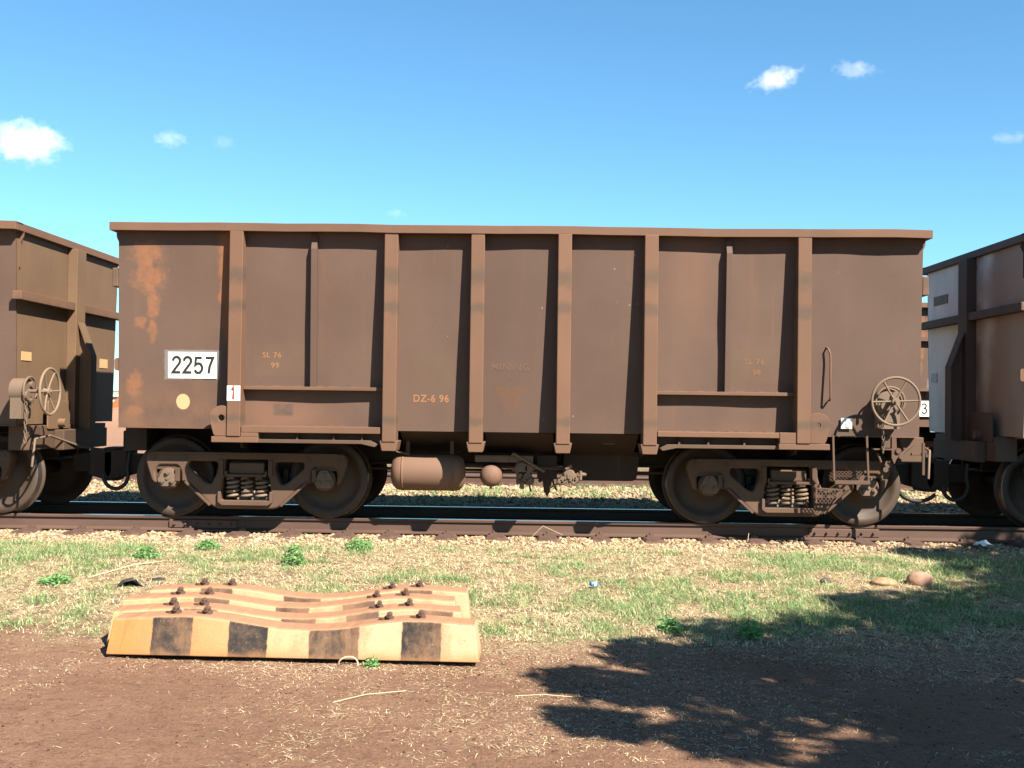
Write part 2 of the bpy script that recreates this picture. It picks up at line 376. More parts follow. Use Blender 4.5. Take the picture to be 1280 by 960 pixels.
# ------------------------------------------------------------------ loose cover: ballast, pebbles, straw, grass
ico = bmesh.new(); bmesh.ops.create_icosphere(ico, subdivisions=1, radius=1)
IV = np.array([v.co[:] for v in ico.verts]); IF = np.array([[v.index for v in q.verts] for q in ico.faces]); ico.free()
def stones(name, P, size, mat, squash=.65):
    n = len(P); base = IV[None]*(1+.5*(rng.random((n, len(IV), 1))-.5))
    th = rng.random(n)*6.283; c_, s_ = np.cos(th), np.sin(th)
    sx = size*(.7+.6*rng.random(n)); sy = size*(.7+.6*rng.random(n)); szz = size*squash*(.7+.6*rng.random(n))
    b = base*np.stack([sx, sy, szz], -1)[:, None]
    tl = (rng.random(n)-.5)*1.2; bx = b[..., 0]; bz = b[..., 2]
    b[..., 0], b[..., 2] = bx*np.cos(tl)[:, None]-bz*np.sin(tl)[:, None], bx*np.sin(tl)[:, None]+bz*np.cos(tl)[:, None]
    V = np.stack([b[..., 0]*c_[:, None]-b[..., 1]*s_[:, None], b[..., 0]*s_[:, None]+b[..., 1]*c_[:, None], b[..., 2]], -1)+P[:, None]
    F = IF[None]+(np.arange(n)*len(IV))[:, None, None]
    return link(name, np_mesh(name, V.reshape(-1, 3), F.reshape(-1, 3)), mat)
g = G('ballast_stone', .44); q = g.island()
c = g.mix(g.ramp(q, 0, .6), (.46, .31, .17), (.80, .60, .36)); c = g.mix(g.ramp(q, .72, .74), c, (.85, .70, .48))
c = g.mix(g.ramp(q, .88, .9), c, (.38, .19, .11)); c = g.mix(g.ramp(q, .96, .965), c, (.2, .16, .14))
MS = g.done(g.mix(g.math('MULTIPLY', g.noise(60, 3), .4), c, (.45, .28, .17)), .9, spec=.15)
def scatter(n, x0, x1, y0, y1, dens):
    x = rng.uniform(x0, x1, n); y = rng.uniform(y0, y1, n); k = rng.random(n) < dens(x, y); return x[k], y[k]
SLX = np.array([-14+i*.595+random.uniform(-.03, .03) for i in range(47)])
def off_sleeper(x, y):
    d = np.abs(x[:, None]-SLX[None]).min(1); return np.where((d < .135) & (y > 12.02) & (y < 12.4), .05, 1.)
bx, by = scatter(14000, -7, 7, 11.3, 12.5, lambda x, y: sstep(11.4, 12.0, y+.5*(vnoise(x, y, 1.6, 21)-.5))*off_sleeper(x, y))
b2x, b2y = scatter(26000, -9, 9, 12.5, 20.2, lambda x, y: .8*np.ones_like(x))
bx = np.r_[bx, b2x]; by = np.r_[by, b2y]; sz = np.where(by < 12.5, .016, .028)*(.5+1.1*rng.random(len(bx))**1.5)
bal = stones('ballast', np.stack([bx, by, gz(bx, by)+sz*.25], -1), sz, MS)
tag(bal, 'pale broken stone ballast along the rails', kind='stuff')
px, py = scatter(26000, -5, 5.5, 4.2, 11.2, lambda x, y: .4+.5*sstep(.5, .62, vnoise(x, y, .9, 33)))
sz = .0045*(.5+1.6*rng.random(len(px))**3)
g = G('dirt_pebble'); q = g.island(); MPb = g.done(g.mix(g.ramp(q, .2, .9), (.22, .12, .075), (.5, .36, .25)), .95, spec=.1)
tag(stones('pebbles', np.stack([px, py, gz(px, py)+sz*.3], -1), sz, MPb), 'small pebbles and crumbs on the red dirt', kind='stuff')

def blades(name, x, y, ln, wd, lean, mat, z0=0., segs=2, head=None, curl=.6):
    """grass blades as tapering bent strips"""
    n = len(x); h = rng.random(n)*6.283 if head is None else head; dx, dy = np.cos(h), np.sin(h)
    z = gz(x, y)+z0; wx, wy = -dy*wd/2, dx*wd/2; rows = []
    for k in range(segs+1):
        t = k/segs; a = lean+curl*t; up = np.cos(a)*ln*t; ou = np.sin(a)*ln*t; tw = 1-.85*t
        c = np.stack([x+dx*ou, y+dy*ou, z+up], -1); w_ = np.stack([wx*tw, wy*tw, 0*wx], -1)
        rows += [c-w_, c+w_]
    V = np.stack(rows, 1); m = V.shape[1]
    F = np.array([[2*k, 2*k+1, 2*k+3, 2*k+2] for k in range(segs)])[None]+(np.arange(n)*m)[:, None, None]
    return link(name, np_mesh(name, V.reshape(-1, 3), F.reshape(-1, 4)), mat)
def leafmat(name, a, b, c3, trans=.25, k=.85):
    g = G(name, k); q = g.island(); col = g.mix(g.ramp(q, 0, .75), a, b); col = g.mix(g.ramp(q, .82, .9), col, c3)
    m = g.done(col, .7, spec=.2)
    tr = g.new('ShaderNodeBsdfTranslucent'); g.put(tr.inputs[0], col); mx = g.new('ShaderNodeMixShader'); mx.inputs[0].default_value = trans
    out = g.n['Material Output']; g.t.links.new(g.b.outputs[0], mx.inputs[1]); g.t.links.new(tr.outputs[0], mx.inputs[2]); g.t.links.new(mx.outputs[0], out.inputs[0])
    return m
MSt = leafmat('straw_blade', (.62, .47, .26), (.84, .70, .46), (.42, .26, .13), .15)
MGr = leafmat('grass_blade', (.10, .20, .06), (.27, .41, .17), (.62, .53, .29), .3)
def green_d(x, y):
    n_ = .5*vnoise(x, y, 1.0, 41, 4)+.5*vnoise(x, y, 3.6, 43, 3)
    band = sstep(8.0, 8.9, y+1.2*(vnoise(x, y, .5, 44)-.5))*sstep(11.6, 11.2, y)
    right = .05*sstep(-1, 1.5, x)*sstep(5.5, 3.5, x)
    return band*sstep(.485, .575, n_+right)
def straw_d(x, y):
    rt = sstep(-1.0, .3, x)
    band = sstep(7.5, 8.7, y+.55*rt+2.4*(vnoise(x, y, .8, 51, 4)-.5))*sstep(11.95, 11.4, y)
    patch = sstep(.46, .64, .6*vnoise(x, y, .8, 52, 4)+.4*vnoise(x, y, 5, 57, 3)+.10*sstep(-.8, .5, x)*sstep(2.2, 1.0, x)-.09*sstep(-.5, -2, x)*sstep(7.5, 6.5, y))*sstep(4.3, 5.6, y+.8*sstep(-1, 1, x))
    edge = np.exp(-((y-7.22)/.17)**2)*sstep(-2.7, -1.5, x)*sstep(.2, -.3, x)
    return np.clip(.95*band+.42*patch+.7*edge+.02, 0, 1)
x, y = scatter(330000, -6.2, 6.4, 4.0, 11.9, straw_d); n = len(x); near = y < 8
tag(blades('straw', x, y, .010+.065*rng.random(n)**2.2, np.where(near, .0018, .003)+.0028*rng.random(n), np.where(near, 1.15, .65)+np.where(near, .4, .85)*rng.random(n), MSt, .004, 2, curl=.35), 'dry pale straw lying over the dirt and between the grass', kind='stuff')
cx_, cy_ = scatter(11000, -6.4, 6.6, 8.0, 11.8, green_d)
k = 26; n = len(cx_)*k
sp = .03+.06*rng.random(len(cx_)); hgt = np.repeat(.03+.11*rng.random(len(cx_))**2.2, k)
x = np.repeat(cx_, k)+rng.normal(0, 1, n)*np.repeat(sp, k); y = np.repeat(cy_, k)+rng.normal(0, 1, n)*np.repeat(sp, k)*.8
tag(blades('green_grass', x, y, hgt*(.5+.9*rng.random(n)), .003+.003*rng.random(n), .15+.85*rng.random(n), MGr, 0, 2), 'short green grass in tufts between track and dirt', kind='stuff')
cx_, cy_ = scatter(480, -9, 9, 14.3, 20, lambda x, y: sstep(15.2, 17, y)*sstep(.45, .6, vnoise(x, y, .5, 61)))
k = 40; n = len(cx_)*k
x = np.repeat(cx_, k)+rng.normal(0, .12, n); y = np.repeat(cy_, k)+rng.normal(0, .12, n)
tag(blades('far_grass', x, y, .08+.16*rng.random(n), .006+.004*rng.random(n), .1+.6*rng.random(n), MGr, 0, 2), 'loose green grass in the ballast between the two tracks', kind='stuff')

# ------------------------------------------------------------------ tracks
g = G('rail_rust'); c = g.mix(g.ramp(g.noise(3, 5, .6, g.scale(g.obj(), (.25, 1, 1))), .35, .7), (.21, .11, .078), (.30, .165, .118))
c = g.mix(g.math('MULTIPLY', g.noise(60, 3, .7), .3), c, (.32, .2, .14)); g.bump(g.noise(80, 3), .15, .004); M['rail'] = g.done(c, .75)
M['railhead'] = plain('rail_running_top', (.42, .38, .35), .22, 1., .05, 4)
g = G('steel_sleeper'); c = g.mix(g.ramp(g.noise(8, 5), .35, .7), (.22, .12, .085), (.36, .20, .14)); M['sleeper'] = g.done(c, .85)
PROF = [(-.07, 0), (.07, 0), (.07, .012), (.012, .034), (.009, .125), (.033, .137), (.036, .162), (.03, .17), (-.03, .17), (-.036, .162), (-.033, .137), (-.009, .125), (-.012, .034), (-.07, .012)]
def track(name, label, yc, joints, xr=14):
    t = tag(empty(name, (0, yc, RT-.17)), label, 'railway track')
    for s in (-.75, .75):
        m = MB(); L = 70
        m.prism([(a+s, b) for a, b in PROF], -L, L, 'x')
        m.mi[2+7] = 1
        m.build('rail', [M['rail'], M['railhead']], t)
    slp = MB(); prof = [(-.125, -.11), (-.115, -.02), (-.09, .0), (.09, .0), (.115, -.02), (.125, -.11)]
    y0, y1 = -1.27, 1.27
    slp.add([(a, y0-.04 if b < -.05 else y0, b) for a, b in prof]+[(a, y1+.04 if b < -.05 else y1, b) for a, b in prof], [(0, 1, 2, 3, 4, 5), (11, 10, 9, 8, 7, 6)]+[(i, i+6, i+7, i+1) for i in range(5)])
    sme = slp.mesh('sleeper'); clip = MB(); clip.box(-.04, .04, -.1, -.055, 0, .03); clip.cyl((0, -.09, .03), (0, -.09, .05), .014, n=8)
    clm = clip.mesh('rail_clip')
    for i, xx in enumerate(SLX):
        so_ = link('sleeper', sme, M['sleeper'], t) if i == 0 else bpy.data.objects.new('sleeper', sme)
        if i: COL.objects.link(so_); so_.parent = t
        so_.location = (xx, random.uniform(.08, .24), .006); so_.rotation_euler = (0, 0, random.uniform(-.02, .02))
        if abs(xx) < 7:
            for sy_ in (-.75,):
                c_ = bpy.data.objects.new('rail_clip', clm); COL.objects.link(c_); c_.parent = so_; c_.location = (random.uniform(-.03, .03), sy_-so_.location.y, .0)
                if not clm.materials: clm.materials.append(M['rail'])
    for (xa, xb) in joints:
        m = MB(); m.prism([(-.775, .03), (-.79, .036), (-.79, .12), (-.775, .128), (-.76, .123), (-.76, .034)], xa, xb, 'x')
        fp = m.build('fishplate', M['rail'], t, bev=.003)
        for k in range(6):
            bx_ = xa+(k+.5)*(xb-xa)/6
            m = MB(); m.cyl((bx_, -.79, .078), (bx_, -.812, .078), .016, .014, 8, False); m.cyl((bx_, -.812, .078), (bx_, -.825, .078), .009, n=8)
            m.build('bolt', M['rail'], fp)
    return t
track('railway_track', 'near railway track on brown steel sleepers carrying the ore wagons', TY, [(-4.13, -3.35), (3.27, 4.07)])
track('railway_track', 'second railway track beyond the wagons, seen under them', T2, [])

# ------------------------------------------------------------------ ore wagon (authored in the middle wagon's place)
CX = -.105; WO = (CX, TY, RT)                      # wagon origin: centre of the track, rail top
YF = 11.6; DF = TY-YF                              # outer face of the side posts, half width
def ypan(z): return 11.725+(3.62-z)/2.14*.10       # the side sheets lean in towards the bottom
TILT = -math.atan(.10/2.14)
LO = ('panel_face',)
wagon = tag(empty('ore_wagon', WO), 'rusty brown ore wagon numbered 2257, whole side in view', 'ore wagon', 'ore wagons coupled on the near track')
def wb(mb, name, mat, bev=0, only=None, parent=None, origin=WO):
    o_ = mb.build(name, mat, parent or wagon, origin, bev)
    if only: o_['only'] = only
    return o_
def only(o_, k): o_['only'] = k; return o_
def psurf(x, z, x0, x1, seed, amp):
    return ypan(z)+amp*2*(vnoise(x, z, 1.3, seed, 2)-.5)*np.sin(np.pi*np.clip((x-x0)/(x1-x0), 0, 1))
def pgrid(x, z, x0, x1, z0, z1, nx, nz, seed, amp):
    a = np.clip((x-x0)/(x1-x0), 0, .9999)*(nx-1); b = np.clip((z-z0)/(z1-z0), 0, .9999)*(nz-1); i, j = int(a), int(b); a -= i; b -= j
    q = lambda p, r_: float(psurf(np.array(x0+(x1-x0)*p/(nx-1)), np.array(z0+(z1-z0)*r_/(nz-1)), x0, x1, seed, amp))
    return (q(i, j)*(1-a)+q(i+1, j)*a)*(1-b)+(q(i, j+1)*(1-a)+q(i+1, j+1)*a)*b
def sheet(x0, x1, z0, z1, nx, nz, seed, far=False, amp=.016, thick=.012):
    xs = np.linspace(x0, x1, nx); zs = np.linspace(z0, z1, nz); XX, ZZ = np.meshgrid(xs, zs)
    YY = psurf(XX, ZZ, x0, x1, seed, amp)
    if far: YY = 2*TY-YY
    m = MB(); nn = nx*nz
    A = np.stack([XX, YY, ZZ], -1).reshape(-1, 3); B = A+np.array([0, -thick if far else thick, 0])
    A, B = list(map(tuple, A)), list(map(tuple, B))
    fs = [(j*nx+i, j*nx+i+1, (j+1)*nx+i+1, (j+1)*nx+i) for j in range(nz-1) for i in range(nx-1)]
    m.add(A, fs, True); m.add(B, [q[::-1] for q in fs], True)
    lo, hi = [j*nx for j in range(nz)], [j*nx+nx-1 for j in range(nz)]
    for ed in (list(range(nx)), list(range((nz-1)*nx, nz*nx)), lo, hi):
        L = len(ed); m.add([A[i] for i in ed]+[B[i] for i in ed], [(i, i+1, L+i+1, L+i) for i in range(L-1)])
    return m
PX = [-3.183, -1.492, -.55, .396, 1.335, 2.99]; PW = .148
XL, XR = -4.52, 4.305
edges = [XL]+PX+[XR]; bays = list(zip(edges[:-1], edges[1:]))
bm_ = ['panel_rust', 'panel_b', 'panel_c', 'panel_d', 'panel', 'panel_f', 'panel']
ZT = 3.698
for far in (False, True):
    for k, (a, b) in enumerate(bays):
        zb = 1.485 if k in (0, 6) else 1.44 if k in (1, 5) else 1.476
        mt = M[bm_[k]] if not far else M['panel']
        p_ = wb(sheet(a+(0 if k else 0), b, zb, ZT, 9, 15, 70+k+20*far, far, .024 if k in (1, 5) else .016), 'side_panel', mt)
        if k == 0 and not far: p_['label'] = 'end panel with orange rust patches'
for k, x in enumerate(PX):
    for far in (False, True):
        m = MB(); zb = 1.36 if 0 < k < 5 else 1.40
        fy = lambda a: (2*TY-a) if far else a
        m.prism([(fy(YF), zb), (fy(YF), 3.642), (fy(11.76), 3.642), (fy(11.85), zb)], x-PW/2, x+PW/2, 'x')
        wb(m, 'side_post', M['post'], .008)
        if 0 < k < 5:
            m = MB(); hw = .088
            y0, y1 = fy(YF+.012), fy(11.95)
            m.prism([(x-hw-.012, 1.372), (x+hw+.012, 1.372), (x+hw-.012, 1.262), (x-hw+.012, 1.262)], min(y0, y1), max(y0, y1))
            wb(m, 'post_foot', M['post'], .006)
for x in (-2.347, 2.187):
    m = MB(); dz = ypan(1.95)-.085
    m.prism([(ypan(3.5)-.01, 3.65), (ypan(3.3)-.085, 3.46), (dz, 1.945), (ypan(1.95)+.004, 1.945), (ypan(3.62)+.004, 3.65)], x-.032, x+.032, 'x')
    wb(m, 'side_rib', M['panel'], .004)
for x0, x1 in ((-3.108, -1.567), (1.41, 2.915)):
    m = MB(); yf = ypan(1.93)-.10
    m.box(x0, x1, yf, ypan(1.93)+.005, 1.912, 1.95); wb(m, 'side_shelf', M['post'], .004)
    for i in range(7):                                     # short weld beads on the shelf
        m = MB(); xx = x0+.1+(x1-x0-.2)*i/6+random.uniform(-.05, .05); m.box(xx-.045, xx+.045, ypan(1.95)-.012, ypan(1.95)+.01, 1.9505, 1.96); wb(m, 'weld_bead', M['post'])
# ledges and the sill under them
for (x0, x1, zl, zh) in ((-3.10, -1.588, 1.445, 1.516), (1.418, 2.73, 1.455, 1.512)):
    m = MB(); m.box(x0, x1, YF+.012, 11.86, zl, zh); wb(m, 'side_ledge', M['post'], .005)
    for i in range(9):
        m = MB(); xx = x0+.08+(x1-x0-.16)*i/8+random.uniform(-.03, .03); m.box(xx-.035, xx+.035, ypan(1.55)-.014, ypan(1.55)+.01, zh+.0005, zh+.009); wb(m, 'weld_bead', M['post'])
for sgn, ribs in ((-1, (-2.50, -2.10, -1.79)), (1, (1.66, 1.975, 2.365))):
    xo, xi = (-2.93, -1.60) if sgn < 0 else (2.74, 1.43)
    m = MB(); lo, hi = min(xo, xi), max(xo, xi)
    m.box(lo, hi, 11.765, 11.785, 1.335, 1.453)
    P = [(xo, 1.332), (xo, 1.375), (xi-sgn*-.0, 1.375), (xi, 1.345), (xi+sgn*.12, 1.30), (xi+sgn*.22, 1.332)]
    m.prism([(xo, 1.332), (xo, 1.372), (xi+sgn*.1, 1.372), (xi+sgn*.02, 1.33), (xi+sgn*.05, 1.30), (xi+sgn*.2, 1.332)], 11.66, 11.764)
    s_ = wb(m, 'side_sill', M['under'], .004)
    for rx in ribs:
        m = MB(); m.prism([(11.665, 1.373), (11.665, 1.40), (11.72, 1.452), (11.764, 1.452), (11.764, 1.373)], rx-.01, rx+.01, 'x')
        m.build('sill_gusset', M['under'], s_, WO)
# blocks at the outer posts, lifting lugs
for sgn in (-1, 1):
    m = MB()
    if sgn < 0: m.box(-3.425, -2.915, YF+.014, 11.87, 1.333, 1.397); m.box(-3.105, -2.915, YF+.014, 11.87, 1.397, 1.444)
    else: m.box(2.725, 3.275, YF+.014, 11.87, 1.333, 1.397); m.box(2.735, 2.912, YF+.014, 11.87, 1.397, 1.516)
    wb(m, 'jacking_block', M['post'], .006)
    cx = -3.32 if sgn < 0 else 3.15; e = -3.262 if sgn < 0 else 3.068; rr = .133
    out = [(e, 1.402), (e, 1.72)]
    a0, a1 = (75, 205) if sgn < 0 else (105, -25)
    out += [(cx+rr*math.cos(R(a0+(a1-a0)*i/12)), 1.60+rr*math.sin(R(a0+(a1-a0)*i/12))) for i in range(13)]
    out += [(cx+sgn*.088, 1.43), (cx+sgn*.07, 1.402)]
    hole = [(cx+.034*math.cos(R(20*i)), 1.60+.034*math.sin(R(20*i))) for i in range(18)]
    cut_plate('lifting_lug', out, [hole] if sgn < 0 else [[(cx+.026*math.cos(R(20*i)), 1.60+.026*math.sin(R(20*i))) for i in range(18)]], .03, .004, M['post'], wagon, YF+.035, WO)
# bottom lips of the end sheets
for x0, x1 in ((XL, -3.43), (3.28, XR)):
    m = MB(); m.box(x0, x1, ypan(1.48)-.02, ypan(1.48)+.2, 1.474, 1.484); wb(m, 'bottom_lip', M['post'])
# top rails
def rimprof(f): return [(f(YF-.004), 3.632), (f(YF-.004), 3.722), (f(11.77), 3.722), (f(11.77), 3.70), (f(YF+.02), 3.70), (f(YF+.02), 3.632)]
for far in (False, True):
    fy = lambda a: (2*TY-a) if far else a
    nx = 24; xs = np.linspace(-4.577, 4.362, nx); pr = rimprof(fy); m = MB(); vs = []
    for i, x in enumerate(xs):
        wz = .005*math.sin(x*1.7+1)+.002*math.sin(x*5.3)+.008*math.exp(-((x+1.9)/.5)**2); wy = .01*math.sin(x*1.1)
        vs += [(x, a+(wy if 0 < i < nx-1 else 0), b+(wz if 0 < i < nx-1 else 0)) for a, b in pr]
    m.add(vs, [tuple(range(6)), tuple(range(6*nx-1, 6*nx-7, -1))]+[(i*6+j, (i+1)*6+j, (i+1)*6+(j+1) % 6, i*6+(j+1) % 6) for i in range(nx-1) for j in range(6)])
    wb(m, 'top_rail', M['post'], .004)
# ---- ends
def bracket(xa, xb, z0, z1, y0, y1, name='corner_bracket'):
    m = MB(); m.prism(rounded([(xa, z0), (xb, z0), (xb, z1), (xa, z1)], [.03 if xa != XL else .0]*4), y0, y1); return wb(m, name, M['post'], .003)
for sgn in (-1, 1):
    xe = XL if sgn < 0 else XR; ex = lambda d: xe+sgn*d
    m = MB(); a, b = sorted((ex(-.012), ex(0)))
    fl = [(ypan(z), z) for z in (1.485, 3.70)]
    m.prism([(fl[0][0]+.002, 1.49), (fl[1][0]+.002, 3.688), (2*TY-fl[1][0]-.002, 3.688), (2*TY-fl[0][0]-.002, 1.49)], a, b, 'x'); wb(m, 'end_panel', M['end'])
    m = MB(); a, b = sorted((ex(.0), ex(.057))); m.box(a, b, YF+.03, 2*TY-YF-.03, 3.633, 3.719); a, b = sorted((ex(-.1), ex(.0))); m.box(a, b, YF+.09, 2*TY-YF-.09, 3.69, 3.7); wb(m, 'top_rail', M['post'], .004)
    m = MB(); a, b = sorted((ex(.001), ex(.12))); m.box(a, b, TY-.13, TY+.13, 1.3, 3.63); wb(m, 'end_post', M['end'], .005)
    a, b = sorted((ex(.002), ex(.105)))
    for y0, y1 in ((11.66, TY-.132), (TY+.132, 2*TY-11.66)):
        m = MB(); m.prism(rounded([(y0, 2.87), (y1, 2.87), (y1, 2.965), (y0, 2.965)], .012), a, b, 'x'); only(wb(m, 'end_beam', M['post'], .004), 'low_beam')
        m = MB(); a2, b2 = sorted((ex(.002), ex(.075))); m.box(a2, b2, y0+.09, y1, 3.03, 3.24); only(wb(m, 'end_beam', M['post'], .012), 'deep_beam')
    # sloping brace in front of the end post
    m = MB(); P = [(ex(.1205), 2.68), (ex(.27), 2.30), (ex(.27), 1.42), (ex(.1205), 1.42)]
    m.prism(P, TY-.012, TY+.012)
    br = wb(m, 'end_brace', M['end'])
    m = MB(); m.add([(ex(.12), TY-.09, 2.72), (ex(.275), TY-.09, 2.31), (ex(.275), TY+.09, 2.31), (ex(.12), TY+.09, 2.72), (ex(.135), TY-.09, 2.73), (ex(.29), TY-.09, 2.315), (ex(.29), TY+.09, 2.315), (ex(.135), TY+.09, 2.73)],
                    [(0, 1, 2, 3), (4, 7, 6, 5), (0, 4, 5, 1), (1, 5, 6, 2), (2, 6, 7, 3), (3, 7, 4, 0)])
    a, b = sorted((ex(.275), ex(.29))); m.box(a, b, TY-.09, TY+.09, 1.42, 2.312); m.build('flange', M['end'], br, WO)
    # headstock, bottom corner plate, coupler, uncoupling lever
    m = MB(); a, b = sorted((ex(-.15), ex(.10))); m.box(a, b, 12.3 if sgn < 0 else 11.95, 2*TY-12.3, 1.20, 1.475); a, b = sorted((ex(.1), ex(.22))); m.box(a, b, 12.55, 13.85, 1.18, 1.42); wb(m, 'headstock', M['dark_steel'] if sgn < 0 else M['under'], .01)  # left headstock takes the darker steel, its shade put into the colour
    m = MB(); a, b = sorted((ex(.101), ex(.118))); m.prism(rounded([(12.35, 1.43), (12.95, 1.43), (12.95, 1.76), (12.35, 1.76)], .03), a, b, 'x'); m.cyl((ex(.11), 12.65, 1.5), (ex(.2), 12.65, 1.5), .05); wb(m, 'end_bracket', M['end'], .004)
    m = MB()
    a, b = sorted((ex(.1), ex(.36))); m.box(a, b, TY-.11, TY+.11, .90, 1.12)
    m.prism(rounded([(ex(.34), .86), (ex(.56), .80), (ex(.62), .9), (ex(.62), 1.15), (ex(.34), 1.18)], .03), TY-.2, TY+.17)
    m.prism(rounded([(ex(.5), .79), (ex(.66), .79), (ex(.66), 1.2), (ex(.5), 1.2)], .03), TY-sgn*.06-.11, TY-sgn*.06+.11)
    wb(m, 'coupler', M['dark_steel'], .012)
    if sgn > 0:
      m = MB(); m.tube([(ex(.14), 11.92, 1.02), (ex(.16), 11.94, 1.33), (ex(.19), 12.25, 1.36), (ex(.25), 13.0, 1.2), (ex(.42), 13.15, 1.17)], .014)
      wb(m, 'uncoupling_lever', M['valve'])
    # brake hose
    m = MB(); hx = ex(.22); pts = [(hx, TY-.42, 1.15), (hx+sgn*.02, TY-.43, .98)]
    cxh = ex(.22+.155)
    pts += [(cxh-sgn*.15*math.cos(R(t)), TY-.45, .89-.17*math.sin(R(t))) for t in range(0, 181, 15)]
    if sgn > 0: pts = [(ex(.06), TY-.42, 1.15), (ex(.07), TY-.43, .98)]+[(ex(.08+.25*(1-math.cos(R(t)))), TY-.44, .90-.20*math.sin(R(t))) for t in range(0, 151, 12)]
    ho = wb(m.tube(pts, .024, 8), 'brake_hose', M['hose'])
    if sgn > 0: ho['only'] = 'side_brake'
    # corner gusset under the rim
    m = MB(); m.prism([(ex(.0), 3.63), (ex(.055), 3.63), (ex(.05), 3.58), (ex(.02), 3.52), (ex(.02), 3.24), (ex(0), 3.24)], 11.8, 11.812); wb(m, 'corner_gusset', M['post'])
bracket(XL-.05, XL+.02, 2.105, 2.245, 11.80, 11.812)
# ---- floor and underframe
m = MB(); m.box(XL+.05, XR-.05, 11.9, 2*TY-11.9, 1.486, 1.5); wb(m, 'floor_plate', M['under'])
m = MB(); m.box(XL, XR, TY-.3, TY-.26, 1.08, 1.485); m.box(XL, XR, TY+.26, TY+.3, 1.08, 1.485); m.box(XL, XR, TY-.34, TY+.34, 1.05, 1.078); wb(m, 'centre_sill', M['dark_steel'])
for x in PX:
    m = MB(); m.prism([(11.86, 1.485), (2*TY-11.86, 1.485), (2*TY-11.96, 1.27), (TY+.35, 1.15), (TY-.35, 1.15), (11.96, 1.27)], x-.012, x+.012, 'x'); wb(m, 'cross_bearer', M['dark_steel'])
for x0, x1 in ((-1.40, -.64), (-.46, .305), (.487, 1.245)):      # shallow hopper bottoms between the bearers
    m = MB(); m.prism([(11.87, 1.47), (2*TY-11.87, 1.47), (2*TY-12.5, 1.22), (12.5, 1.22)], x0, x1, 'x'); wb(m, 'hopper_bottom', M['dark_steel'])
# reservoirs and brake gear
m = MB(); m.lathe([(.0, -.43), (.09, -.425), (.155, -.405), (.195, -.36), (.205, -.31), (.205, .30), (.195, .35), (.155, .39), (.09, .41), (0, .415)], (-1.10, 12.18, 1.0), 'x', 36)
rs = wb(m, 'air_reservoir', M['tank'])
m = MB()
for dx in (-.29, .27): m.lathe([(.2055, -.012), (.21, -.012), (.21, .012), (.2055, .012)], (-1.10+dx, 12.18, 1.0), 'x', 36)
m.build('weld_band', M['tank'], rs, WO)
m = MB(); m.box(-1.36, -1.32, 12.15, 12.19, 1.2, 1.47); m.box(-.86, -.82, 12.15, 12.19, 1.2, 1.47); m.bar((-1.5, 12.0, 1.26), (-1.32, 12.1, 1.2), .02); wb(m, 'reservoir_strap', M['under'])
m = MB(); m.lathe([(0, -.125), (.05, -.12), (.095, -.095), (.12, -.055), (.127, 0), (.127, .35), (.1, .4), (0, .42)], (-.395, 12.2, .972), 'y', 32); m.cyl((-.395, 12.18, .85), (-.395, 12.18, .825), .012); wb(m, 'dirt_collector', M['tank'])
m = MB(); m.box(-.58, .08, 12.2, 12.26, 1.125, 1.195); m.box(-.58, .08, 12.2, 12.5, 1.196, 1.204); wb(m, 'brake_channel', M['valve'], .004)
m = MB(); m.tube([(-.145, 12.13, 1.232), (.21, 12.13, 1.03)], .016); m.tube([(-.145, 12.14, 1.232), (-.19, 12.16, 1.14)], .012); wb(m, 'release_rod', M['valve'])
m = MB(); rv = random.Random(4)
for (cx, cz, s_) in ((-.045, 1.055, .085), (.0, .97, .07), (.035, 1.06, .06), (-.06, .985, .05), (.045, .92, .055)):
    m.lathe([(0, -.02), (s_*.8, -.02), (s_, .0), (s_, .1), (0, .1)], (cx, 12.18, cz), 'y', 10, False); m.cyl((cx, 12.15, cz), (cx, 12.2, cz), s_*.45, n=6)
for i in range(7):
    cx, cz = rv.uniform(-.09, .06), rv.uniform(.9, 1.12); m.cyl((cx, 12.14, cz), (cx, 12.2, cz), .013, n=6, smooth=False)
for (p, q_, rr) in (((-.15, 12.22, 1.03), (-.05, 12.2, 1.05), .014), ((-.04, 12.16, .91), (-.04, 12.16, .83), .02), ((.03, 12.16, .9), (.06, 12.18, .8), .012), ((.04, 12.2, 1.06), (.16, 12.3, 1.06), .016), ((-.1, 12.2, 1.12), (.06, 12.2, 1.12), .022)): m.cyl(p, q_, rr, n=8)
m.box(-.11, .07, 12.21, 12.24, .88, 1.13); m.box(-.07, -.02, 12.15, 12.2, .84, .9)
wb(m, 'control_valve', M['valve'], .003)
m = MB()
for (cx, cz, s_) in ((.49, 1.0, .07), (.565, .955, .055), (.425, .93, .05), (.39, .91, .04), (.6, .99, .035), (.53, .92, .05)):
    m.lathe([(0, -.02), (s_*.8, -.02), (s_, .0), (s_, .1), (0, .1)], (cx, 12.2, cz), 'y', 9, False); m.cyl((cx, 12.17, cz), (cx, 12.2, cz), s_*.4, n=6)
m.box(.46, .52, 12.2, 12.3, .95, 1.08)
for (p, q_, rr) in (((.38, 12.2, .9), (.28, 12.3, .84), .012), ((.6, 12.2, 1.0), (.68, 12.24, 1.0), .024), ((.62, 12.18, .94), (.62, 12.18, 1.04), .018), ((.45, 12.18, 1.06), (.52, 12.18, 1.1), .02), ((.5, 12.17, .9), (.5, 12.17, .86), .016)): m.cyl(p, q_, rr, n=8)
for i in range(6): m.cyl((.42+.03*i, 12.15, .93+.02*(i % 3)), (.42+.03*i, 12.2, .93+.02*(i % 3)), .01, n=6, smooth=False)
wb(m, 'relay_valve', M['valve'], .003)
m = MB(); m.prism(rounded([(.44, 1.25), (1.34, 1.25), (1.30, .93), (1.26, .90), (.44, .90)], .03), 12.62, 13.0); wb(m, 'load_box', M['dark_steel'], .01)
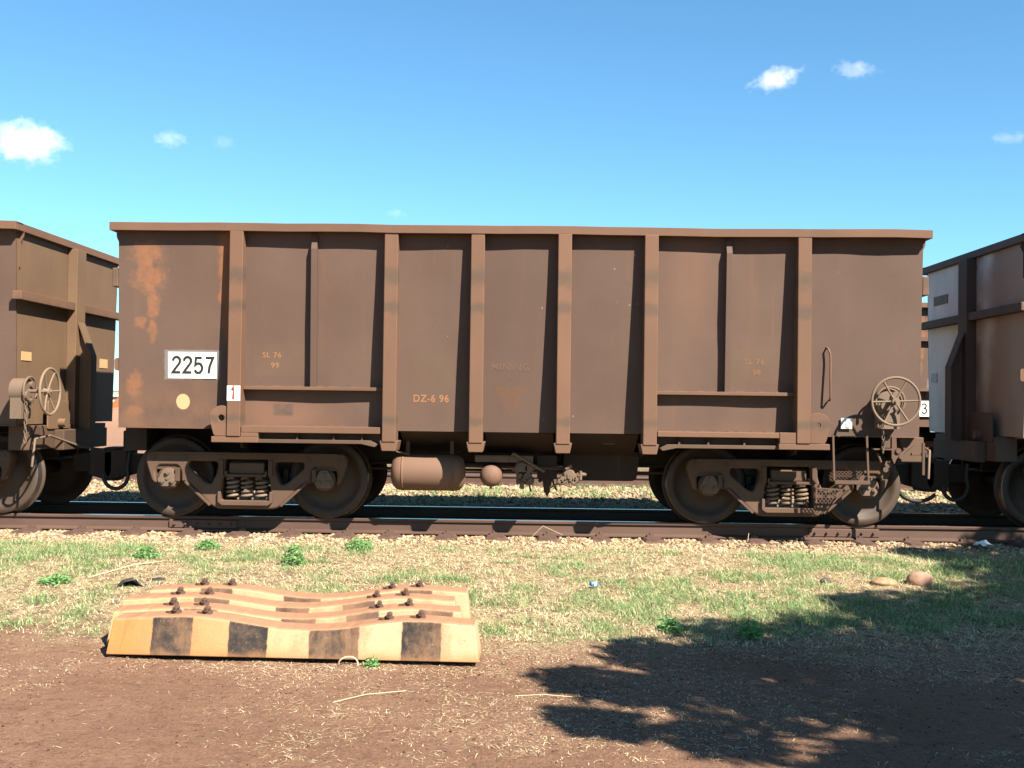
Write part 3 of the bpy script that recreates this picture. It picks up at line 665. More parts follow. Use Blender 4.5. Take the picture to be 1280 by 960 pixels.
m = MB(); m.box(.13, .36, 12.4, 12.46, .93, 1.2); m.prism([(.19, .95), (.31, .95), (.28, .78), (.25, .72), (.21, .78)], 12.42, 12.45); m.tube([(.3, 12.43, .95), (.33, 12.43, .85), (.36, 12.43, .8)], .012); m.tube([(.2, 12.43, .93), (.15, 12.42, .9)], .02); wb(m, 'brake_lever', M['dark_steel'])
m = MB(); m.tube([(-2.3, 12.9, 1.0), (2.1, 12.9, .98)], .018); m.tube([(-.7, 12.4, 1.07), (.6, 12.4, 1.05)], .022); m.tube([(-.8, 12.5, 1.02), (.0, 12.5, 1.0)], .014); m.tube([(-.35, 12.7, 1.12), (-.1, 12.7, 1.03), (.5, 12.7, 1.03)], .016); wb(m, 'brake_pipe', M['under'])
m = MB(); m.prism([(.84, 1.395), (1.04, 1.395), (1.0, 1.345), (.88, 1.345)], 12.15, 12.16); wb(m, 'hopper_lug', M['tank'])
# ---- side fittings: handrail, step, mesh guard, handbrake
m = MB(); yh = ypan(2.0)-.075
m.tube([(3.305, yh+.07, 1.87), (3.305, yh+.02, 1.87), (3.306, yh, 1.90), (3.306, yh, 2.15), (3.306, yh, 2.33), (3.30, yh, 2.385), (3.28, yh+.01, 2.44), (3.275, yh+.07, 2.455)], .0105)
only(wb(m, 'grab_rail', M['post']), 'rail')
m = MB(); m.bar((3.345, 11.70, 1.0), (3.335, 11.72, 1.49), .022, .03); m.bar((3.715, 11.70, 1.0), (3.70, 11.72, 1.49), .022, .03)
m.box(3.345, 3.725, 11.66, 11.70, .965, 1.005); m.box(3.345, 3.725, 11.88, 11.90, .98, 1.05)
st = wb(m, 'foot_step', M['frame'], .003)
def lattice(x0, x1, z0, z1, y0, nx, nz, wd, inside):
    m = MB(); dx = (x1-x0)/nx; dz = (z1-z0)/nz
    for j in range(nz):
        for i in range(nx):
            ax, az = x0+(i+.5*(j % 2))*dx, z0+j*dz
            for sx_ in (-.5, .5):
                p, q_ = (ax, az), (ax+sx_*dx, az+dz)
                if inside(*p) and inside(*q_): m.bar((p[0], y0, p[1]), (q_[0], y0+.004*sx_, q_[1]), wd, .006)
    return m
lattice(3.36, 3.71, 1.03, 1.10, 11.84, 9, 4, .008, lambda a, b: True).build('tread_mesh', M['frame'], st, WO)
tri = lambda a, b: (b-.63) > (a-3.22)*-.2 and b < .905-.02*(a-3.2) and a < 3.30+(b-.63)*.85 and a > 3.2
m = lattice(3.2, 3.56, .62, .92, 11.93, 9, 11, .009, tri)
m.bar((3.215, 11.93, .62), (3.215, 11.93, .90), .014); m.bar((3.215, 11.93, .90), (3.53, 11.93, .885), .014); m.bar((3.53, 11.93, .885), (3.30, 11.93, .62), .014)
wb(m, 'mesh_guard', M['frame'])
def handwheel(parent, c, ax, rad, origin, back):
    c = Vector(c); E1, E2, N = {'y': (Vector((1, 0, 0)), Vector((0, 0, 1)), Vector((0, 1, 0))), 'x': (Vector((0, 1, 0)), Vector((0, 0, 1)), Vector((-1, 0, 0)))}[ax]
    m = MB(); m.tube([c+(E1*math.cos(R(t))+E2*math.sin(R(t)))*rad for t in range(0, 360, 9)], .0145, 8, True)
    for k in range(6):
        d = E1*math.cos(R(60*k+2))+E2*math.sin(R(60*k+2))
        m.tube([c+N*.025+d*.03, c+N*.02+d*rad*.5, c+d*rad], .0105, 6)
    m.cyl(c-N*.005, c+N*.06, .038, .045, 14); m.cyl(c-N*.025, c, .016, n=8, smooth=False)
    hw = m.build('hand_wheel', M['handwheel'], parent, origin)
    m = MB(); m.cyl(c+N*.05, c+N*back, .022, n=10)
    g0 = c+N*(back-.16); m.lathe([(0, 0), (.12, 0), (.145, .02), (.145, .12), (.12, .15), (0, .15)], g0, ax, 24) if ax == 'y' else m.cyl(g0, g0+N*.15, .14, n=24)
    m.cyl(g0-N*.03+E1*.06+E2*.07, g0+E1*.06+E2*.07, .04, n=12); m.cyl(g0-N*.03-E1*.05-E2*.05, g0-E1*.05-E2*.05, .05, n=12); m.cyl(g0-N*.05-E2*.1, g0-E2*.1, .025, n=8)
    m.tube([g0-N*.02+(E1*math.cos(R(t))+E2*math.sin(R(t)))*.155 for t in range(-30, 200, 15)], .014, 6)
    p0, p1 = g0+N*.02-E1*.12-E2*.40, g0+N*.14+E1*.12-E2*.02
    lo = [min(p0[i], p1[i]) for i in range(3)]; hi = [max(p0[i], p1[i]) for i in range(3)]
    m.box(lo[0], hi[0], lo[1], hi[1], lo[2]+.1, hi[2])
    for i in range(9):                                      # pull chain
        cc = g0-N*.01-E1*(.07)-E2*(.14+.05*i); a, b = (E1, N) if i % 2 else (N, E1)
        m.tube([cc+(a*math.cos(R(t))*.014+E2*math.sin(R(t))*.028) for t in range(0, 360, 45)], .006, 5, True)
    gb = m.build('brake_gear_case', M['valve'], parent, origin, .003)
    return hw, gb
for o_ in handwheel(wagon, (3.93, 11.47, 1.868), 'y', .255, WO, .36): only(o_, 'side_brake')
m = MB()   # bell cranks and brackets under the handbrake
m.box(3.90, 3.985, 11.80, 11.86, 1.36, 1.485); m.prism([(4.0, 1.49), (4.05, 1.49), (4.06, 1.25), (4.03, 1.18), (4.0, 1.25)], 11.80, 11.83)
m.box(3.78, 4.0, 11.78, 11.81, 1.335, 1.352); m.prism([(4.1, 1.49), (4.2, 1.49), (4.22, 1.36), (4.17, 1.33)], 11.9, 11.92)
m.cyl((4.07, 11.78, 1.33), (4.07, 11.86, 1.33), .03, n=10); m.cyl((4.12, 11.82, 1.27), (4.12, 11.9, 1.27), .035, n=10)
m.tube([(3.98, 11.84, 1.2), (4.06, 11.84, 1.25), (4.13, 11.84, 1.3), (4.25, 11.86, 1.4)], .016); m.tube([(3.86, 11.85, 1.3), (3.9, 11.85, 1.2)], .014)
m.cyl((3.98, 11.84, 1.18), (3.98, 11.9, 1.18), .04, n=10); m.cyl((3.95, 11.84, 1.12), (3.95, 11.9, 1.12), .03, n=10)
m.bar((4.325, 11.75, 1.07), (4.325, 11.75, 1.42), .028, .03); m.box(4.2, 4.335, 11.75, 11.79, 1.28, 1.31)
only(wb(m, 'brake_crank', M['frame'], .003), 'side_brake')
for o_ in handwheel(wagon, (4.305+.47, 11.60, 1.862), 'x', .25, WO, .40): only(o_, 'end_brake')
# ---- plates and stencils
def plate(x0, x1, z0, z1, mat, only_=None, dy=0, name='number_plate'):
    m = MB(); ya, yb = ypan(z1)-.012-dy, ypan(z0)-.012-dy
    m.add([(x0, yb, z0), (x1, yb, z0), (x1, ya, z1), (x0, ya, z1), (x0, yb+.008, z0), (x1, yb+.008, z0), (x1, ya+.008, z1), (x0, ya+.008, z1)],
          [(0, 1, 2, 3), (7, 6, 5, 4), (0, 4, 5, 1), (1, 5, 6, 2), (2, 6, 7, 3), (3, 7, 4, 0)])
    o_ = wb(m, name, mat)
    if only_: o_['only'] = only_
    return o_
g = G('plate_dirty_white', .68); c = g.mix(g.ramp(g.noise(7, 5, .7), .4, .75), (.84, .84, .78), (.66, .60, .48))
c = g.mix(g.math('MULTIPLY', g.ramp(g.noise(5, 5, .7, g.scale(g.obj(), (5, 1, .4))), .55, .7), .45), c, (.45, .28, .16)); M['plate'] = g.done(c, .5)
np_ = plate(-3.966, -3.43, 2.026, 2.318, M['plate'], 'plate'); np_['label'] = 'white plate reading 2257'
numerals('2257', -3.918, 2.085, .178, .028, ypan(2.085)-.0145, M['black'], np_, WO, .66, 1.04, -TILT)
m = MB(); m.box(-3.256, -3.112, YF-.004, YF-.001, 1.786, 1.950); p1 = only(wb(m, 'number_plate', M['white']), 'plate')
numerals('1', -3.222, 1.805, .125, .025, YF-.006, M['red'], p1, WO)
m = MB(); m.box(3.445, 3.565, ypan(1.7)-.02, ypan(1.7)-.012, 1.565, 1.68); m.box(3.50, 3.54, ypan(1.7)-.03, ypan(1.7)-.02, 1.58, 1.67); m.box(3.448, 3.562, ypan(1.7)-.024, ypan(1.7)-.02, 1.615, 1.635)
only(wb(m, 'reflector', M['white']), 'plate')
# stencilled lettering follows the bulges of its sheet
def sten2(txt, x, z, size, mat=None, sx=1., bay=0):
    x0, x1 = bays[bay]; amp = .024 if bay in (1, 5) else .016
    cv = bpy.data.curves.new('stencil', 'FONT'); cv.body = txt; cv.size = size; cv.space_character = 1.12; cv.offset = .0025 if size > .1 else .0006
    t = bpy.data.objects.new('stencil', cv); me = bpy.data.meshes.new_from_object(t); bpy.data.objects.remove(t); bpy.data.curves.remove(cv)
    for v in me.vertices:
        px_, pz_ = x+v.co.x*sx, z+v.co.y
        v.co = Vector((px_, pgrid(px_, pz_, x0, x1, 1.44 if bay in (1, 5) else 1.476, ZT, 9, 15, 70+bay, amp)-.0022, pz_))-Vector(WO)
    me.materials.clear(); only(link('stencil', me, mat or M['stencil'], wagon), 'plate')
sten2('SL 76', -2.925, 2.268, .085, bay=1); sten2('99', -2.83, 2.155, .085, bay=1)
sten2('DZ-6 96', -1.255, 1.80, .112, sx=.92, bay=2)
sten2('SL 76', 2.385, 2.258, .085, M['stencil_faint'], bay=5); sten2('98', 2.47, 2.14, .085, M['stencil_faint'], bay=5)
sten2('MINING', -.40, 2.16, .11, M['stencil_ghost'], bay=3)
# ---- bogies
def bogie(xc):
    b = empty('bogie', (xc-CX, 0, 0), wagon); O = (0, TY, RT)
    def bb(mb, name, mat, bev=0): return mb.build(name, mat, b, O, bev)
    for s in (-1, 1):
        for e in (-1, 1):
            m = MB(); yc = TY+s*.75; ax_ = e*.89; d = -1 if s < 0 else 1   # outward direction
            prof = [(.06, .118), (.105, .115), (.13, .10), (.15, .055), (.24, .018), (.345, .03), (.365, .062), (.40, .068), (.448, .066), (.455, .055), (.459, -.03), (.468, -.045), (.486, -.052), (.488, -.064), (.475, -.074), (.37, -.074), (.35, -.04), (.2, -.035), (.15, -.08), (.06, -.09)]
            m.lathe([(a, h*d) for a, h in prof], (ax_, yc, .90), 'y', 56)
            for i in range(56):
                pass
            nring = 56
            for ring in (8, 9):
                for i in range(nring): m.mi[ring*nring+i] = 1
            bb(m, 'wheel', [M['wheel'], M['tread']])
            m = MB(); yo = TY+s*1.06
            m.cyl((ax_, TY+s*.88, .90), (ax_, yo, .90), .125, .125, 28); m.cyl((ax_, yo, .90), (ax_, yo+s*.02, .90), .118, .10, 28)
            m.box(ax_-.15, ax_+.15, TY+min(s*.92, s*1.05), TY+max(s*.92, s*1.05), 1.0, 1.06)
            bb(m, 'axle_box', M['frame'], .003)
            m = MB(); hexa = rounded([(ax_+.118*math.cos(R(t)), .90+.118*math.sin(R(t))) for t in (70, 110, 190, 230, 310, 350)], .02)
            y0, y1 = sorted((yo+s*.0205, yo+s*.036)); m.prism(hexa, y0, y1)
            for t in (90, 210, 330):
                bxx, bzz = ax_+.066*math.cos(R(t)), .90+.066*math.sin(R(t)); m.cyl((bxx, yo+s*.03, bzz), (bxx, yo+s*.06, bzz), .03, .027, 8, False); m.cyl((bxx, yo+s*.055, bzz), (bxx, yo+s*.075, bzz), .013, n=6)
            m.cyl((ax_, yo+s*.03, .9), (ax_, yo+s*.05, .9), .018, n=8)
            bb(m, 'bearing_cap', M['valve'], .003)
        out = [(-1.115, 1.20), (1.115, 1.20), (1.155, 1.12), (1.13, 1.02), (1.075, .86), (1.02, .84), (1.035, .98), (1.0, 1.045), (.78, 1.045), (.745, .98), (.74, .86), (.66, .855), (.36, .56), (-.36, .56), (-.66, .855), (-.74, .86), (-.745, .98), (-.78, 1.045), (-1.0, 1.045), (-1.035, .98), (-1.02, .84), (-1.075, .86), (-1.13, 1.02), (-1.155, 1.12)]
        out = rounded(out, [.05, .05, .05, .04, .02, .02, .03, .03, .03, .03, .02, .05, .08, .08, .05, .02, .03, .03, .03, .03, .02, .02, .04, .05])
        win = lambda q: rounded([(q*.655, 1.095), (q*.325, 1.095), (q*.325, .99), (q*.40, .835), (q*.47, .86), (q*.66, 1.03)], [.04, .04, .05, .03, .05, .05])
        spr = rounded([(-.265, .655), (.265, .655), (.285, .69), (.265, .90), (.245, .93), (.245, 1.12), (-.245, 1.12), (-.245, .93), (-.265, .90), (-.285, .69)], .02)
        cut_plate('side_frame', out, [win(-1), win(1), spr], .17, .022, M['frame'], b, TY+s*.99, O)
        m = MB()   # proud flanges and casting lugs on the side frame
        y0, y1 = sorted((TY+s*1.07, TY+s*1.105)); m.box(-1.04, 1.04, y0, y1, 1.178, 1.2)
        for q in (-1, 1):
            m.bar((q*.40, TY+s*1.078, .60), (q*.69, TY+s*1.078, .865), .03, .03); m.cyl((q*.70, TY+s*1.07, 1.13), (q*.70, TY+s*1.09, 1.13), .022, n=10); m.cyl((q*1.06, TY+s*1.07, 1.13), (q*1.06, TY+s*1.085, 1.13), .028, n=12)
            m.box(min(q*.255, q*.305), max(q*.255, q*.305), y0, y1, .94, 1.12); m.box(min(q*.75, q*.80), max(q*.75, q*.80), y0, y1, .87, 1.02)
        bb(m, 'casting_rib', M['frame'], .004)
        m = MB()   # spring seat lip and column ribs
        y0, y1 = sorted((TY+s*1.04, TY+s*1.12)); m.prism(rounded([(-.31, .76), (-.31, .64), (-.26, .605), (.26, .605), (.31, .64), (.31, .76), (.275, .76), (.275, .66), (-.275, .66), (-.275, .76)], .012), y0, y1)
        bb(m, 'spring_seat', M['frame'], .006)
        m = MB(); y0, y1 = sorted((TY+s*.9, TY+s*1.10)); m.box(-.235, .235, y0, y1, .925, .955); m.box(-.24, -.215, y0, y1, .955, .99); m.box(.215, .24, y0, y1, .955, .99)
        for t in (-.17, -.01, .15): m.box(t-.035, t+.035, y0+.01, y1-.004, .90, .925)
        bb(m, 'spring_cap', M['frame'], .003)
        for t in (-.165, 0, .165):
            m = MB(); turns = 4.6; N = 46
            m.tube([(t+.064*math.cos(2*math.pi*turns*i/N), TY+s*1.0+.064*math.sin(2*math.pi*turns*i/N), .675+.225*i/N) for i in range(N+1)], .0165, 7)
            bb(m, 'spring', M['handwheel'])
    for e in (-1, 1):
        m = MB(); m.cyl((e*.89, TY-.9, .90), (e*.89, TY+.9, .90), .08, n=20); bb(m, 'axle', M['dark_steel'])
        m = MB(); xb = e*.36; m.box(xb-.05, xb+.05, TY-.85, TY+.85, .78, .9)
        for s in (-1, 1): m.prism([(e*.42, .72), (e*.42, 1.0), (e*.36, 1.0), (e*.36, .72)], TY+s*.75-.05, TY+s*.75+.05)
        bb(m, 'brake_beam', M['dark_steel'], .008)
    m = MB(); m.prism([(TY-1.06, .96), (TY-1.06, 1.08), (TY-.8, 1.13), (TY+.8, 1.13), (TY+1.06, 1.08), (TY+1.06, .96), (TY+.6, .8), (TY-.6, .8)], -.2, .2, 'x'); m.cyl((0, TY, 1.13), (0, TY, 1.19), .25, n=24); bb(m, 'bolster', M['under'], .01)
    return b
b1 = bogie(-3.17); b2 = copy_tree(b1, wagon); b2.location = (2.96-CX, 0, 0)

# the other wagons: copies with their own fittings
PITCHX = 9.965
ALL = {'plate', 'side_brake', 'end_brake', 'deep_beam', 'low_beam', 'rail'}
def strip(root, keys):
    for ch in list(root.children):
        if ch.get('only') in keys: bpy.data.objects.remove(ch)
left = copy_tree(wagon, None, {'plate', 'side_brake', 'deep_beam'}); left.location.x = CX-PITCHX
left['label'] = 'brown ore wagon at the left edge with a handbrake wheel on its end'
right = copy_tree(wagon, None, {'plate', 'side_brake', 'end_brake', 'deep_beam'}); right.location.x = CX+PITCHX
right['label'] = 'ore wagon at the right edge with a grey white end and dark frames'
back = copy_tree(wagon, None, {'plate', 'side_brake', 'end_brake', 'low_beam'}); back.location = (6.72+4.47, T2, RT)
back['label'] = 'brown ore wagon on the second track, glimpsed between two nearer wagons'; del back['group']
strip(wagon, {'end_brake', 'low_beam'})
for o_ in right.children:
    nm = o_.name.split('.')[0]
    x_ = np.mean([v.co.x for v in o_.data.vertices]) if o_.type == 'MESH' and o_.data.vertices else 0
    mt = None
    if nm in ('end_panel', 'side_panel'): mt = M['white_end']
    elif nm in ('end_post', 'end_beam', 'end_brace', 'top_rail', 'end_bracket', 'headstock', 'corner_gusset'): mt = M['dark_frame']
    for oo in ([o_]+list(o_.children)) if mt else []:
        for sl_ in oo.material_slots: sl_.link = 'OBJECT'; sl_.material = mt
# small plates of the neighbours, built where they sit
m = MB()
def endplate(root, xw, y0, y1, z0, z1, mat, sgn, name='end_plate'):
    m = MB(); a, b = sorted((xw+sgn*.002, xw+sgn*.008)); m.box(a, b, y0, y1, z0, z1)
    return m.build(name, mat, root, root.location)
XLE = CX-PITCHX+(XR-CX)           # right end sheet of the left wagon
endplate(left, XLE, 11.90, 12.14, 2.21, 2.31, M['cream'], 1); endplate(left, XLE, 14.10, 14.36, 2.20, 2.32, M['cream'], 1)
XRE = CX+PITCHX+(XL-CX)
ep = endplate(right, XRE, 13.95, 14.42, 3.17, 3.29, plain('plate_dull', (.2, .15, .12), .7), -1); endplate(right, XRE, 14.3, 14.5, 2.15, 2.27, plain('plate_grey', (.55, .57, .57), .6), -1)
# number plate and shelves on the far wagon
by = T2-DF
bx0 = 6.60
m = MB(); m.box(7.15, 7.75, by+.17, by+.18, 1.66, 1.945); pl = m.build('number_plate', M['white'], back, back.location)
numerals('3', 7.19, 1.715, .18, .024, by+.168, M['black'], pl, back.location, .66, 1.04)
m = MB(); m.box(6.8, 8.0, by+.06, by+.18, 2.12, 2.17); m.box(6.8, 8.0, by+.06, by+.18, 3.03, 3.10); m.build('side_shelf', M['post'], back, back.location)

# ------------------------------------------------------------------ stack of wavy concrete sleepers
def sleeper_mat(name, off, blackset, warm, grime=0.):
    g = G(name, .5); o = g.xyz()
    xx = g.math('ADD', o[0], g.math('MULTIPLY', g.math('SUBTRACT', g.noise(14, 3), .5), .03))
    m = None
    for a, b in blackset:
        k = g.math('MULTIPLY', g.ramp(xx, a-.006, a+.006), g.ramp(xx, b-.006, b+.006, 1., 0.)); m = k if m is None else g.math('MAXIMUM', m, k)
    cream = g.mix(g.ramp(g.math('ADD', o[0], g.math('MULTIPLY', g.noise(2.5, 4), .8)), -1.0, .9), warm, (.82, .53, .31))
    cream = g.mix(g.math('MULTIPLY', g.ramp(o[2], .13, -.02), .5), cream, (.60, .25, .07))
    cream = g.mix(g.math('MULTIPLY', g.ramp(g.noise(9, 5, .7), .5, .75), .5), cream, (.62, .34, .14))
    cream = g.mix(g.ramp(g.noise(45, 3, .7), .70, .76), cream, (.25, .12, .06))
    blk = g.mix(g.ramp(g.noise(7, 5, .7), .35, .75), (.035, .034, .034), (.17, .11, .075))
    blk = g.mix(g.ramp(g.noise(40, 4, .7), .66, .74), blk, (.40, .25, .16))
    c = g.mix(m, cream, blk)
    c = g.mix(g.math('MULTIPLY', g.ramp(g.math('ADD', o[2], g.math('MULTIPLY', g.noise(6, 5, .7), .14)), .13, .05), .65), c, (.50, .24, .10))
    c = g.mix(g.math('MULTIPLY', g.ramp(g.noise(3.2, 5, .7, g.scale(g.obj(), (1, 1, .5))), .5, .68), .5), c, (.46, .25, .13))
    c = g.mix(g.ramp(g.noise(55, 4, .8), .63, .68), c, (.40, .30, .22))
    if grime: c = g.mix(g.math('MULTIPLY', g.ramp(g.noise(4, 5, .7), .1, .6), grime), c, (.50, .27, .15))
    dust = g.mix(g.noise(12, 4), (.46, .225, .12), (.56, .30, .17))
    c = g.mix(g.ramp(g.math('ADD', g.up(), g.math('MULTIPLY', g.noise(20, 4), .3)), .78, 1.0), c, dust)
    g.bump(g.math('ADD', g.noise(70, 5, .7), g.math('MULTIPLY', g.noise(12, 3), 1.)), .4, .008)
    return g.done(c, .85, spec=.2)
HZ = [(-1.29, .235), (-1.22, .245), (-1.0, .258), (-.78, .268), (-.55, .262), (-.35, .232), (-.18, .203), (0, .188), (.2, .19), (.4, .212), (.6, .245), (.8, .268), (1.0, .266), (1.2, .25), (1.285, .242)]
def concrete_sleeper(c, ang, label, mat, tip=0., zoff=.02):
    rt = tag(empty('concrete_sleeper', (c[0], c[1], zoff)), label, 'sleeper', 'painted concrete sleepers stacked on the dirt'); rt.rotation_euler = (0, tip, ang)
    xs = np.linspace(-1.285, 1.285, 60); hs = np.interp(xs, *zip(*HZ)); hs = np.convolve(np.pad(hs, 3, 'edge'), np.ones(7)/7, 'valid')
    vs = []; bw, tw = .15, .105
    for i, (x, h) in enumerate(zip(xs, hs)):
        top = x*.975
        q = .012
        jt = random.uniform(-.0012, .0012)-(.008 if random.random() < .04 else 0); h += random.uniform(-.0015, .0015)
        vs += [(x, -bw, 0), (top, -tw-.006-jt, h-q), (top, -tw+q-jt, h+jt*.4), (top, tw-q, h), (top, tw+.006, h-q), (x, bw, 0)]
    n = len(xs); fs = [(i*6+j, (i+1)*6+j, (i+1)*6+(j+1) % 6, i*6+(j+1) % 6) for i in range(n-1) for j in range(6)]+[tuple(range(5, -1, -1)), tuple((n-1)*6+j for j in range(6))]
    m = MB(); m.add(vs, fs, False); m.build('body', mat, rt, bev=.006)
    for sx_ in (-.75, .75):
        for dx in (-.108, .112):
            x = sx_+dx; h = np.interp(x, xs, hs); m = MB(); a = random.uniform(-.3, .3)
            m.prism(rounded([(x-.05, h-.002), (x+.05, h-.002), (x+.035, h+.03), (x-.03, h+.026)], .008), -.03, .03)
            m.cyl((x+.005, -.02, h+.03), (x+.02+.02*a, -.03, h+.062), .022, .02, 10); m.cyl((x-.045, .0, h+.006), (x-.075, .01, h+.004), .013, n=6)
            m.cyl((x+.012, -.052, h+.046), (x+.012, .02, h+.046), .021, n=10); m.cyl((x+.012, -.0525, h+.046), (x+.012, -.056, h+.046), .009, n=8, mi=1)
            fo = m.build('rail_fastening', [M['sleeper'], M['dark_steel']], rt, (x, 0, h), loc=(x, 0, h)); fo.scale = (.86, .86, .8)
    return rt
st0 = [-2.856, -2.555, -2.272, -2.019, -1.751, -1.461, -1.117, -.826, -.557, -.306]
bl = [(st0[i]+1.58, st0[i+1]+1.58) for i in (1, 3, 5, 7)]
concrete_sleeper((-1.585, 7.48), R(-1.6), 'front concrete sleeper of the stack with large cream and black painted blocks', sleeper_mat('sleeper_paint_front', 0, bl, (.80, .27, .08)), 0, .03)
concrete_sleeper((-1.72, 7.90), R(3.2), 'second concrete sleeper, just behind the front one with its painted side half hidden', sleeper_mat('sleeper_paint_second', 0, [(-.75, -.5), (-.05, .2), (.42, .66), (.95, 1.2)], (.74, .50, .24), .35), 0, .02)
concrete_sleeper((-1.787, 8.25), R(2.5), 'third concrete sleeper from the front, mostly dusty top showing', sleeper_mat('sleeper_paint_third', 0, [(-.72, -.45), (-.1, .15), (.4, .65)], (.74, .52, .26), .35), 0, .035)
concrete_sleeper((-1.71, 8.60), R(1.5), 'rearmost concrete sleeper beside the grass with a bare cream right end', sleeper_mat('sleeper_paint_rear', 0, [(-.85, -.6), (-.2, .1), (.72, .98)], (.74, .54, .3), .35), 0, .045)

# ------------------------------------------------------------------ small things on the ground
def boulder(label, x, y, rad, mat, squash=.6, seed=0, name='rock', cat='rock'):
    bm = bmesh.new(); bmesh.ops.create_icosphere(bm, subdivisions=3, radius=1)
    P = np.array([v.co[:] for v in bm.verts]); k = 1+.35*(vnoise(P[:, 0]+3*P[:, 2], P[:, 1]+P[:, 2], 1.3, seed)-.5)
    for v, kk in zip(bm.verts, k): v.co = Vector((v.co.x*rad*kk*1.15, v.co.y*rad*kk, v.co.z*rad*kk*squash))
    me = bpy.data.meshes.new(name); bm.to_mesh(me); bm.free()
    for p in me.polygons: p.use_smooth = True
    o_ = link(name, me, mat, None, 0, (x, y, float(gz(np.array(x), np.array(y)))+rad*squash*.45)); return tag(o_, label, cat)
MR = plain('rock_pink', (.46, .26, .17), .9, 0, .15, 14); MR2 = plain('rock_orange', (.5, .29, .16), .9, 0, .2, 18)
boulder('round pinkish rock at the edge of the shade on the grass', 3.70, 10.12, .105, MR, .8, 3)
boulder('flat orange rock lying just left of the round pinkish one', 3.36, 10.1, .10, MR2, .45, 5)
boulder('small dark stone left of the flat orange rock', 2.83, 10.15, .045, plain('stone_dark', (.12, .09, .08), .9), .7, 8, 'stone', 'stone')
m = MB(); rv = random.Random(9); nx, ny = 14, 9
vs = [((i/(nx-1)-.5)*.52+rv.uniform(-.01, .01), (j/(ny-1)-.5)*.3, .03+.09*max(0, math.sin(i*.55+j*.4))*math.exp(-((i-4.5)/4)**2)+rv.uniform(0, .025)) for j in range(ny) for i in range(nx)]
m.add(vs, [(j*nx+i, j*nx+i+1, (j+1)*nx+i+1, (j+1)*nx+i) for j in range(ny-1) for i in range(nx-1)], True)
rag = m.build('rubber_scrap', plain('scrap_rubber', (.055, .052, .05), .5, 0, .2, 15), None, (0, 0, 0), 0, (-3.40, 9.72, .06)); rag.rotation_euler = (0, 0, .2)
sd = rag.modifiers.new('thick', 'SOLIDIFY'); sd.thickness = .008
tag(rag, 'crumpled dark grey rubber scrap on the grass behind the concrete sleepers', 'scrap')
m = MB(); m.lathe([(0, -.055), (.025, -.055), (.03, -.045), (.03, .045), (.024, .055), (0, .052)], (0, 0, 0), 'x', 16)
m.lathe([(.0305, -.012), (.0305, .02)], (0, 0, 0), 'x', 16, mi=1)
can = m.build('drink_can', [plain('can_blue', (.12, .3, .6), .35, .3), M['white']], None, (0, 0, 0), 0, (.63, 9.75, .165)); can.rotation_euler = (.2, .25, .5); can.scale = (.75,)*3
tag(can, 'small blue and white crushed can in the grass', 'can')
m = MB(); rv = random.Random(2); nx = 7
vs = [((i/6-.5)*.17, (j/6-.5)*.12, .02+.05*math.exp(-((i-3)**2+(j-3)**2)/5)+rv.uniform(-.012, .02)) for j in range(7) for i in range(7)]
m.add(vs, [(j*7+i, j*7+i+1, (j+1)*7+i+1, (j+1)*7+i) for j in range(6) for i in range(6)])
bagp = m.build('paper_scrap', M['white'], None, (0, 0, 0), 0, (5.02, 11.85, .285)); sd = bagp.modifiers.new('thick', 'SOLIDIFY'); sd.thickness = .004
tag(bagp, 'crumpled white paper scrap beside the rail at far right', 'litter')
m = MB(); m.tube([(.065*math.cos(R(t)), .01*math.sin(R(2*t)), .05*math.sin(R(t))) for t in range(-10, 191, 12)], .0055, 6)
ring = m.build('wire_hoop', plain('hoop_pale', (.7, .55, .35), .6), None, (0, 0, 0), 0, (-1.185, 7.27, .012)); tag(ring, 'pale bent hoop poking from the straw before the front sleeper', 'hoop')
MW = leafmat('weed_leaf', (.10, .24, .07), (.19, .36, .12), (.26, .40, .16), .3)
def weed(label, x, y, rad, ht, n=170):
    n = int(n*1.9); rad *= .85
    t = rng.random(n)*6.283; ph = np.arccos(rng.random(n)**.8); rr = rad*(.35+.65*rng.random(n))
    c = np.stack([rr*np.cos(t)*np.sin(ph), rr*np.sin(t)*np.sin(ph), ht*(.15+.85*rng.random(n))*np.cos(ph*.8)], -1)
    a = rng.normal(size=(n, 3)); a[:, 2] *= .4; a /= np.linalg.norm(a, axis=1)[:, None]; b = rng.normal(size=(n, 3)); b -= a*(a*b).sum(1)[:, None]; b /= np.linalg.norm(b, axis=1)[:, None]
    L = (.013+.014*rng.random(n))[:, None]; V = np.stack([c-a*L, c+b*L*.4, c+a*L, c-b*L*.4], 1).reshape(-1, 3)
    o_ = link('weed', np_mesh('weed', V, np.arange(4*n).reshape(-1, 4)), MW, None, 0, (x, y, float(gz(np.array(x), np.array(y)))))
    m = MB()
    for i in range(9): m.tube([(0, 0, -.01), tuple(c[i*7]*.6), tuple(c[i*7])], .002, 4)
    m.build('stem', MW, o_); tag(o_, label, 'weed', 'leafy weeds beside the track')
weed('low leafy weed in the ballast above the left bolts of the sleeper stack', -3.33, 11.25, .17, .10)
weed('upright leafy weed standing alone in the straw below the left bogie', -2.27, 10.55, .15, .22, 240)
weed('spreading leafy weed near the left end of the sleeper stack', -3.8, 10.75, .2, .13)
weed('bushy weed under the front wheel of the left bogie', -1.75, 11.35, .2, .14, 220)
weed('low weed at the left edge of the photo amid dry grass', -4.25, 9.7, .2, .08)
weed('dark weed on the shaded edge beside the dirt at right', 1.75, 8.3, .14, .14)
weed('weed tuft on the dirt edge left of the shaded one', 1.15, 8.45, .13, .12)

